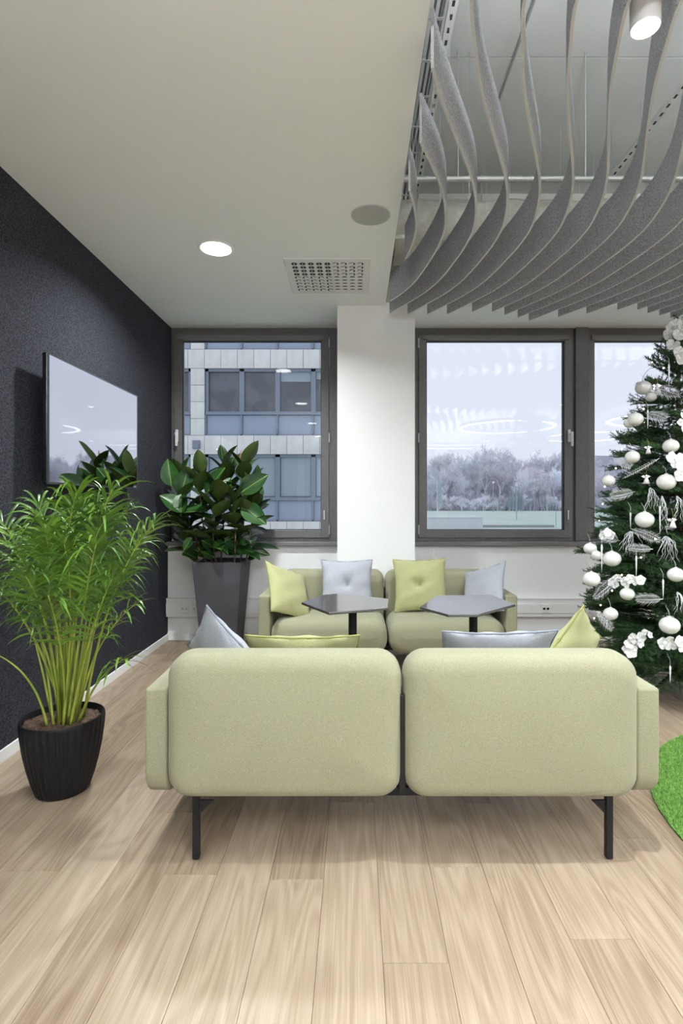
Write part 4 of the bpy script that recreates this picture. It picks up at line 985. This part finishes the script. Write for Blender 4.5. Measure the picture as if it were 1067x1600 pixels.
W(MB().box(X0, X1, FYY+.35, FYY+8, -2.3, z_a+2*P_+.8)).build('core', M_joint, t)
sp_ = {}
def piece(name, x0, x1, z0, z1, y0, y1, m, par=None):
    key = (name, m.name)
    if key not in sp_:
        sp_[key] = MB().box(-.5,.5,-.5,.5,-.5,.5).build(name, m, par or t)
        o_ = sp_[key]
    else: o_ = inst(sp_[key], par or t)
    o_.location = ((x0+x1)/2+4, (y0+y1)/2-FYY, (z0+z1)/2+2.3); o_.scale = (x1-x0, y1-y0, z1-z0)
    return o_
mod = 56.2/FS; bx0 = fx(320.3); pier0, pier1 = fx(297.5), fx(319.2); pw = 25.75/FS; bay0 = 3*0
bandh = (575.4-545.7)/FS
bays = [(bx0, X1-.02)] ; lb1 = pier0-.02
nst = 0
for fl_ in (-2,-1,0,1):
    zb = z_a+fl_*P_; zt = zb+bandh
    if fl_ == -2: zb0 = max(zb, -2.3)
    x = fx(319.2)-pw*14
    while x < X1-.05:
        a, b_ = max(x, X0)+.008, min(x+pw, X1)-.008
        if b_-a > .1: piece('stone_panel', a, b_, zb+.008, zt-.008, FYY, FYY+.34, M_stone); nst += 1
        x += pw
    # pier slabs between this band and the next one down
    for k in range(4):
        za = zb-(P_-bandh)*(k+1)/4; zc = zb-(P_-bandh)*k/4
        if zc < -2.2: continue
        piece('stone_panel', pier0+.008, pier1-.008, max(za,-2.3)+.008, zc-.008, FYY, FYY+.34, M_stone); nst += 1
        piece('stone_panel', X1-.4, X1-.01, max(za,-2.3)+.008, zc-.008, FYY, FYY+.34, M_stone)
    # window strip beneath band fl_
    wt = zb; wb = zb-(646-576.3)/FS; sb = zb-(P_-bandh)
    if sb < -2.3: continue
    def bay(xa, xb):
        xs = []; x = xa
        for k in range(40):
            nx = x+mod
            xs.append((x, min(nx, xb))); x = nx
            if x >= xb-.05: break
        for (a, b_) in xs:
            if b_-a < .15: continue
            f_ = W(MB().box(a,a+.10,FYY+.10,FYY+.30,wb,wt).box(b_-.08,b_,FYY+.10,FYY+.30,wb,wt).box(a,b_,FYY+.10,FYY+.30,wt-.10,wt).box(a,b_,FYY+.06,FYY+.30,wb-.06,wb+.06)).build('window', M_wfr, t)
            W(MB().box(a+.10,b_-.08,FYY+.22,FYY+.24,wb+.06,wt-.1)).build('pane', M_dglass, f_)
            if fl_ == -1 or R.random() < .35:
                hh = (wt-wb)*(.88 if fl_ == -1 else .12+.1*R.random())
                W(MB().box(a+.12,b_-.1,FYY+.20,FYY+.215,wt-.1-hh,wt-.1)).build('blind', M_blind if fl_ != -1 else M_blind, f_)
            piece('spandrel_panel', a+.04, b_-.04, sb+.05, wb-.07, FYY+.16, FYY+.30, M_span)
            W(MB().box(a-.03,a+.03,FYY+.08,FYY+.30,sb,wb-.05).box(a,b_,FYY+.08,FYY+.30,sb,sb+.05)).build('spandrel_rail', M_wfr, f_)
    bay(bx0, X1-.42); 
    x = lb1
    xl = [(lb1-mod*(k+1), lb1-mod*k) for k in range(4)]
    bay(lb1-mod*4, lb1)
print('stone panels', nst)
o_ = MB().box(-.14,.14,-.10,0,-.16,.16).box(-.10,.10,-.16,-.10,-.14,.02).build('wall_lamp', M_wfr, OB); o_.location = (fx(307.5)+4, 0, fz(695)+2.3); o_['label'] = 'small square wall lamp on the stone pier'
# ------------------------------------------------------------------ landscape
GZ = -2.3
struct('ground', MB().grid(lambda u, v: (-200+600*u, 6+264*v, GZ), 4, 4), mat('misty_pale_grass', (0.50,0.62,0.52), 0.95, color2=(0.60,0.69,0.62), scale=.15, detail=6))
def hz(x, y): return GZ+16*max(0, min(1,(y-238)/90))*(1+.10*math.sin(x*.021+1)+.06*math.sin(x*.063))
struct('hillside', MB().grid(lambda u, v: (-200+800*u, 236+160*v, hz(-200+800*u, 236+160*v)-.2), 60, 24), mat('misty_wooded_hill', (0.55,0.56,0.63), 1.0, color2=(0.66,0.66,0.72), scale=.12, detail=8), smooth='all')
M_tw = mat('haze_tinted_bare_twigs', (0.86,0.87,0.93), 1.0, obj_var=.18)  # distance haze over the wood is put into this pale colour
M_tw2 = mat('haze_tinted_brown_twigs', (0.88,0.85,0.90), 1.0, obj_var=.15)  # same painted haze, slightly browner
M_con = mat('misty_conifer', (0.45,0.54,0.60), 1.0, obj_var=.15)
def bare_tree(seed, H=1.0):
    r = random.Random(seed); wood = MB(); tw = MB()
    def rec(p, d, L_, rad, dep):
        q = p+d*L_*.5+Vector((r.uniform(-1,1), r.uniform(-1,1), 0))*L_*.05; e = p+d*L_+Vector((r.uniform(-1,1), r.uniform(-1,1), 0))*L_*.08
        (wood if dep < 2 else tw).tube([p, q, e] if dep < 3 else [p, e], [rad, rad*.8, rad*.55] if dep < 3 else [rad, rad*.5], 4 if dep < 2 else 3, caps=False)
        if dep >= 5: return
        n_ = (6,5,4,4,3)[dep]
        for k in range(n_):
            f_ = r.uniform(.35,1) if dep else .28+.72*(k+1)/n_
            a = r.random()*2*PI; sp = r.uniform(.45,.95); b_ = d.orthogonal().normalized(); c = d.cross(b_)
            nd = (d+(b_*math.cos(a)+c*math.sin(a))*sp+Vector((0,0,.18))).normalized()
            rec(p.lerp(e, f_), nd, L_*r.uniform(.50,.72) if dep else L_*r.uniform(.42,.62), max(rad*.45, .0022), dep+1)
    rec(Vector((0,0,0)), Vector((0,0,1)), .50, .012, 0)
    return wood, tw
protos = []
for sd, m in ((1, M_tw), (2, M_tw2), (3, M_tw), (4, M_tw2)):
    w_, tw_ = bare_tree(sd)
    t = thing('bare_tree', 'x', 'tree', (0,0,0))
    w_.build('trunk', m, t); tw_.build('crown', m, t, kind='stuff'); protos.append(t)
print('tree tris', sum(len(c.data.polygons) for c in protos[0].children))
rw = ['bare misty tree in the front row of the wood beyond the meadow','bare misty tree in the second row of the wood beyond the meadow','bare misty tree in the middle of the wood on the slope','bare misty tree high on the wooded slope','bare misty tree on the skyline of the wooded slope']
rf = random.Random(77); usedp = [False]*4; nt_ = 0
for row, (Y, n_, h0) in enumerate(((240,30,15),(247,30,17),(262,30,17),(282,32,15),(305,32,12.5))):
    for k in range(n_):
        x = Y*(.06+.62*(k+rf.uniform(-.35,.35))/n_); y = Y+rf.uniform(-4,4); h = h0*rf.uniform(.75,1.2)
        pxx = PX+x*F/y
        if 745 < pxx < 790 and row > 2: h *= 1.35
        i = rf.randrange(4)
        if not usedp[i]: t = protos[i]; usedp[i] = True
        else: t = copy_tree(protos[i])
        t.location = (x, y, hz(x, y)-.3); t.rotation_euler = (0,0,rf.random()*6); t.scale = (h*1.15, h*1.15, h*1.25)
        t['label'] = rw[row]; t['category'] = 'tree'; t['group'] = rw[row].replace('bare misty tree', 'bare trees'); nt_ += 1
for k in range(44):
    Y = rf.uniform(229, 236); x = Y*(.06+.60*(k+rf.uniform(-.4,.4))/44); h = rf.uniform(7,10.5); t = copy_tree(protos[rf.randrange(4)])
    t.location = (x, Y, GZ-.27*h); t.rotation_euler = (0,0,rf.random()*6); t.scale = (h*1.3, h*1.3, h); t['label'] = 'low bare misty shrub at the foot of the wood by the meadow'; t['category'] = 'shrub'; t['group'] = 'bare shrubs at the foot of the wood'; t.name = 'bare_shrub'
# undergrowth: thousands of thin shoots
ug = MB(); 
for k in range(26000):
    Y = rf.uniform(233, 300); x = Y*rf.uniform(.03,.72); z = hz(x, Y)-.3; h = rf.uniform(3.0,9.5)*(1 if Y < 270 else 1.3); dx = rf.uniform(-1.6,1.6); w_ = rf.uniform(.06,.16)
    ug.add([(x-w_,Y,z),(x+w_,Y+.1,z),(x+dx,Y+rf.uniform(-.5,.5),z+h)], [(0,1,2)])
    ug.add([(x-w_*.5,Y,z+h*.3),(x+w_*.5,Y+.1,z+h*.35),(x-dx,Y,z+h*.9)], [(0,1,2)])
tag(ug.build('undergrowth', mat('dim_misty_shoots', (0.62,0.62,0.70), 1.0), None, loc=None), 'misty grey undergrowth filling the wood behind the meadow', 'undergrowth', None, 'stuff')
ct = None
for (x, y, yb, lb) in ((796,768,799,'leftmost slim dark cypress at the wood edge'),(801,764,799,'second slim dark cypress from the left at the wood edge'),(806,765,799,'tallest slim dark cypress of the clump'),(811,767,799,'fourth slim dark cypress, beside the gap'),(815,770,799,'rightmost slim dark cypress at the wood edge'),(683,735,780,'bluish conifer in the wood at the left of the middle window')):
    Y = 225; b_ = px(x, 0, Y); h = (px(0, y, Y).z-GZ); t = thing('cypress', lb, 'tree', (b_.x, Y, GZ))
    r = random.Random(x); mb = MB(); hw = .75 if x > 700 else 2.4
    for k in range(900):
        z = r.uniform(.05,1)**.9*h; rr = hw*(1-(z/h)**2.2)*r.uniform(.5,1)+.05; a = r.random()*2*PI; cx, cy = rr*math.cos(a), rr*math.sin(a)
        mb.add([(cx*.8,cy*.8,z-.3),(cx+.12,cy,z-.1),(cx*1.1,cy*1.1,z+.55)], [(0,1,2)])
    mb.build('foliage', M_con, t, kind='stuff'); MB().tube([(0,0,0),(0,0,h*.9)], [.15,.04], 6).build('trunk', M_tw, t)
def lamp_post(x, ytop, ybase, label):
    Y = F*(CAMZ-GZ)/(ybase-PY); b_ = px(x, ybase, Y); h = (ybase-ytop)*Y/F
    t = thing('street_lamp', label, 'street lamp', (b_.x, Y, GZ)); m = mat('pale_grey_pole', (0.42,0.44,0.48), 0.6)
    MB().tube([(0,0,0),(0,0,h)], [h*.013,h*.009], 8).build('pole', m, t)
    MB().box(-h*.035,h*.035,-h*.02,h*.02,h*.93,h).build('lamp_head', mat('pale_lamp_head', (0.7,0.72,0.75), 0.5), t)
lamp_post(770.5, 752, 800, 'street lamp on the far left of the meadow'); lamp_post(807, 756, 812, 'street lamp in the middle of the meadow'); lamp_post(868.5, 776, 825, 'nearest street lamp, right beside the window sash')
t = thing('low_building', 'low white flat-roofed outbuilding on the meadow, left', 'building', (px(709,0,76).x, 76, GZ))
a = px(668,0,75).x-t.location.x; b_ = px(754,0,75).x-t.location.x
MB().box(a,b_,-1,3,0,px(0,809,75).z-GZ).build('wall', mat('pale_panel', (0.66,0.67,0.70), .7), t); MB().box(a-.1,b_+.1,-1.1,3.1,px(0,809,75).z-GZ,px(0,807.5,75).z-GZ).build('roof', mat('pale_roof', (0.72,0.73,0.76), .7), t)
a = px(752,0,78); b_ = px(866,0,78)
tag(MB().box(0,b_.x-a.x,0,.4,0,.35).build('kerb_wall', mat('grey_kerb', (0.36,0.37,0.38), .9), None, loc=(a.x,78,GZ)), 'low grey kerb wall at the near end of the meadow', 'wall')
# house on the hill
Y = 290; c = px(944,0,Y); zb = hz(c.x, Y)-1; t = thing('hill_house', 'misty gabled house on the hill behind the right window', 'house', (c.x, Y, zb)); k = Y/F
ze = px(0,728,Y).z-zb; zr = px(0,711,Y).z-zb; hw = 19*k
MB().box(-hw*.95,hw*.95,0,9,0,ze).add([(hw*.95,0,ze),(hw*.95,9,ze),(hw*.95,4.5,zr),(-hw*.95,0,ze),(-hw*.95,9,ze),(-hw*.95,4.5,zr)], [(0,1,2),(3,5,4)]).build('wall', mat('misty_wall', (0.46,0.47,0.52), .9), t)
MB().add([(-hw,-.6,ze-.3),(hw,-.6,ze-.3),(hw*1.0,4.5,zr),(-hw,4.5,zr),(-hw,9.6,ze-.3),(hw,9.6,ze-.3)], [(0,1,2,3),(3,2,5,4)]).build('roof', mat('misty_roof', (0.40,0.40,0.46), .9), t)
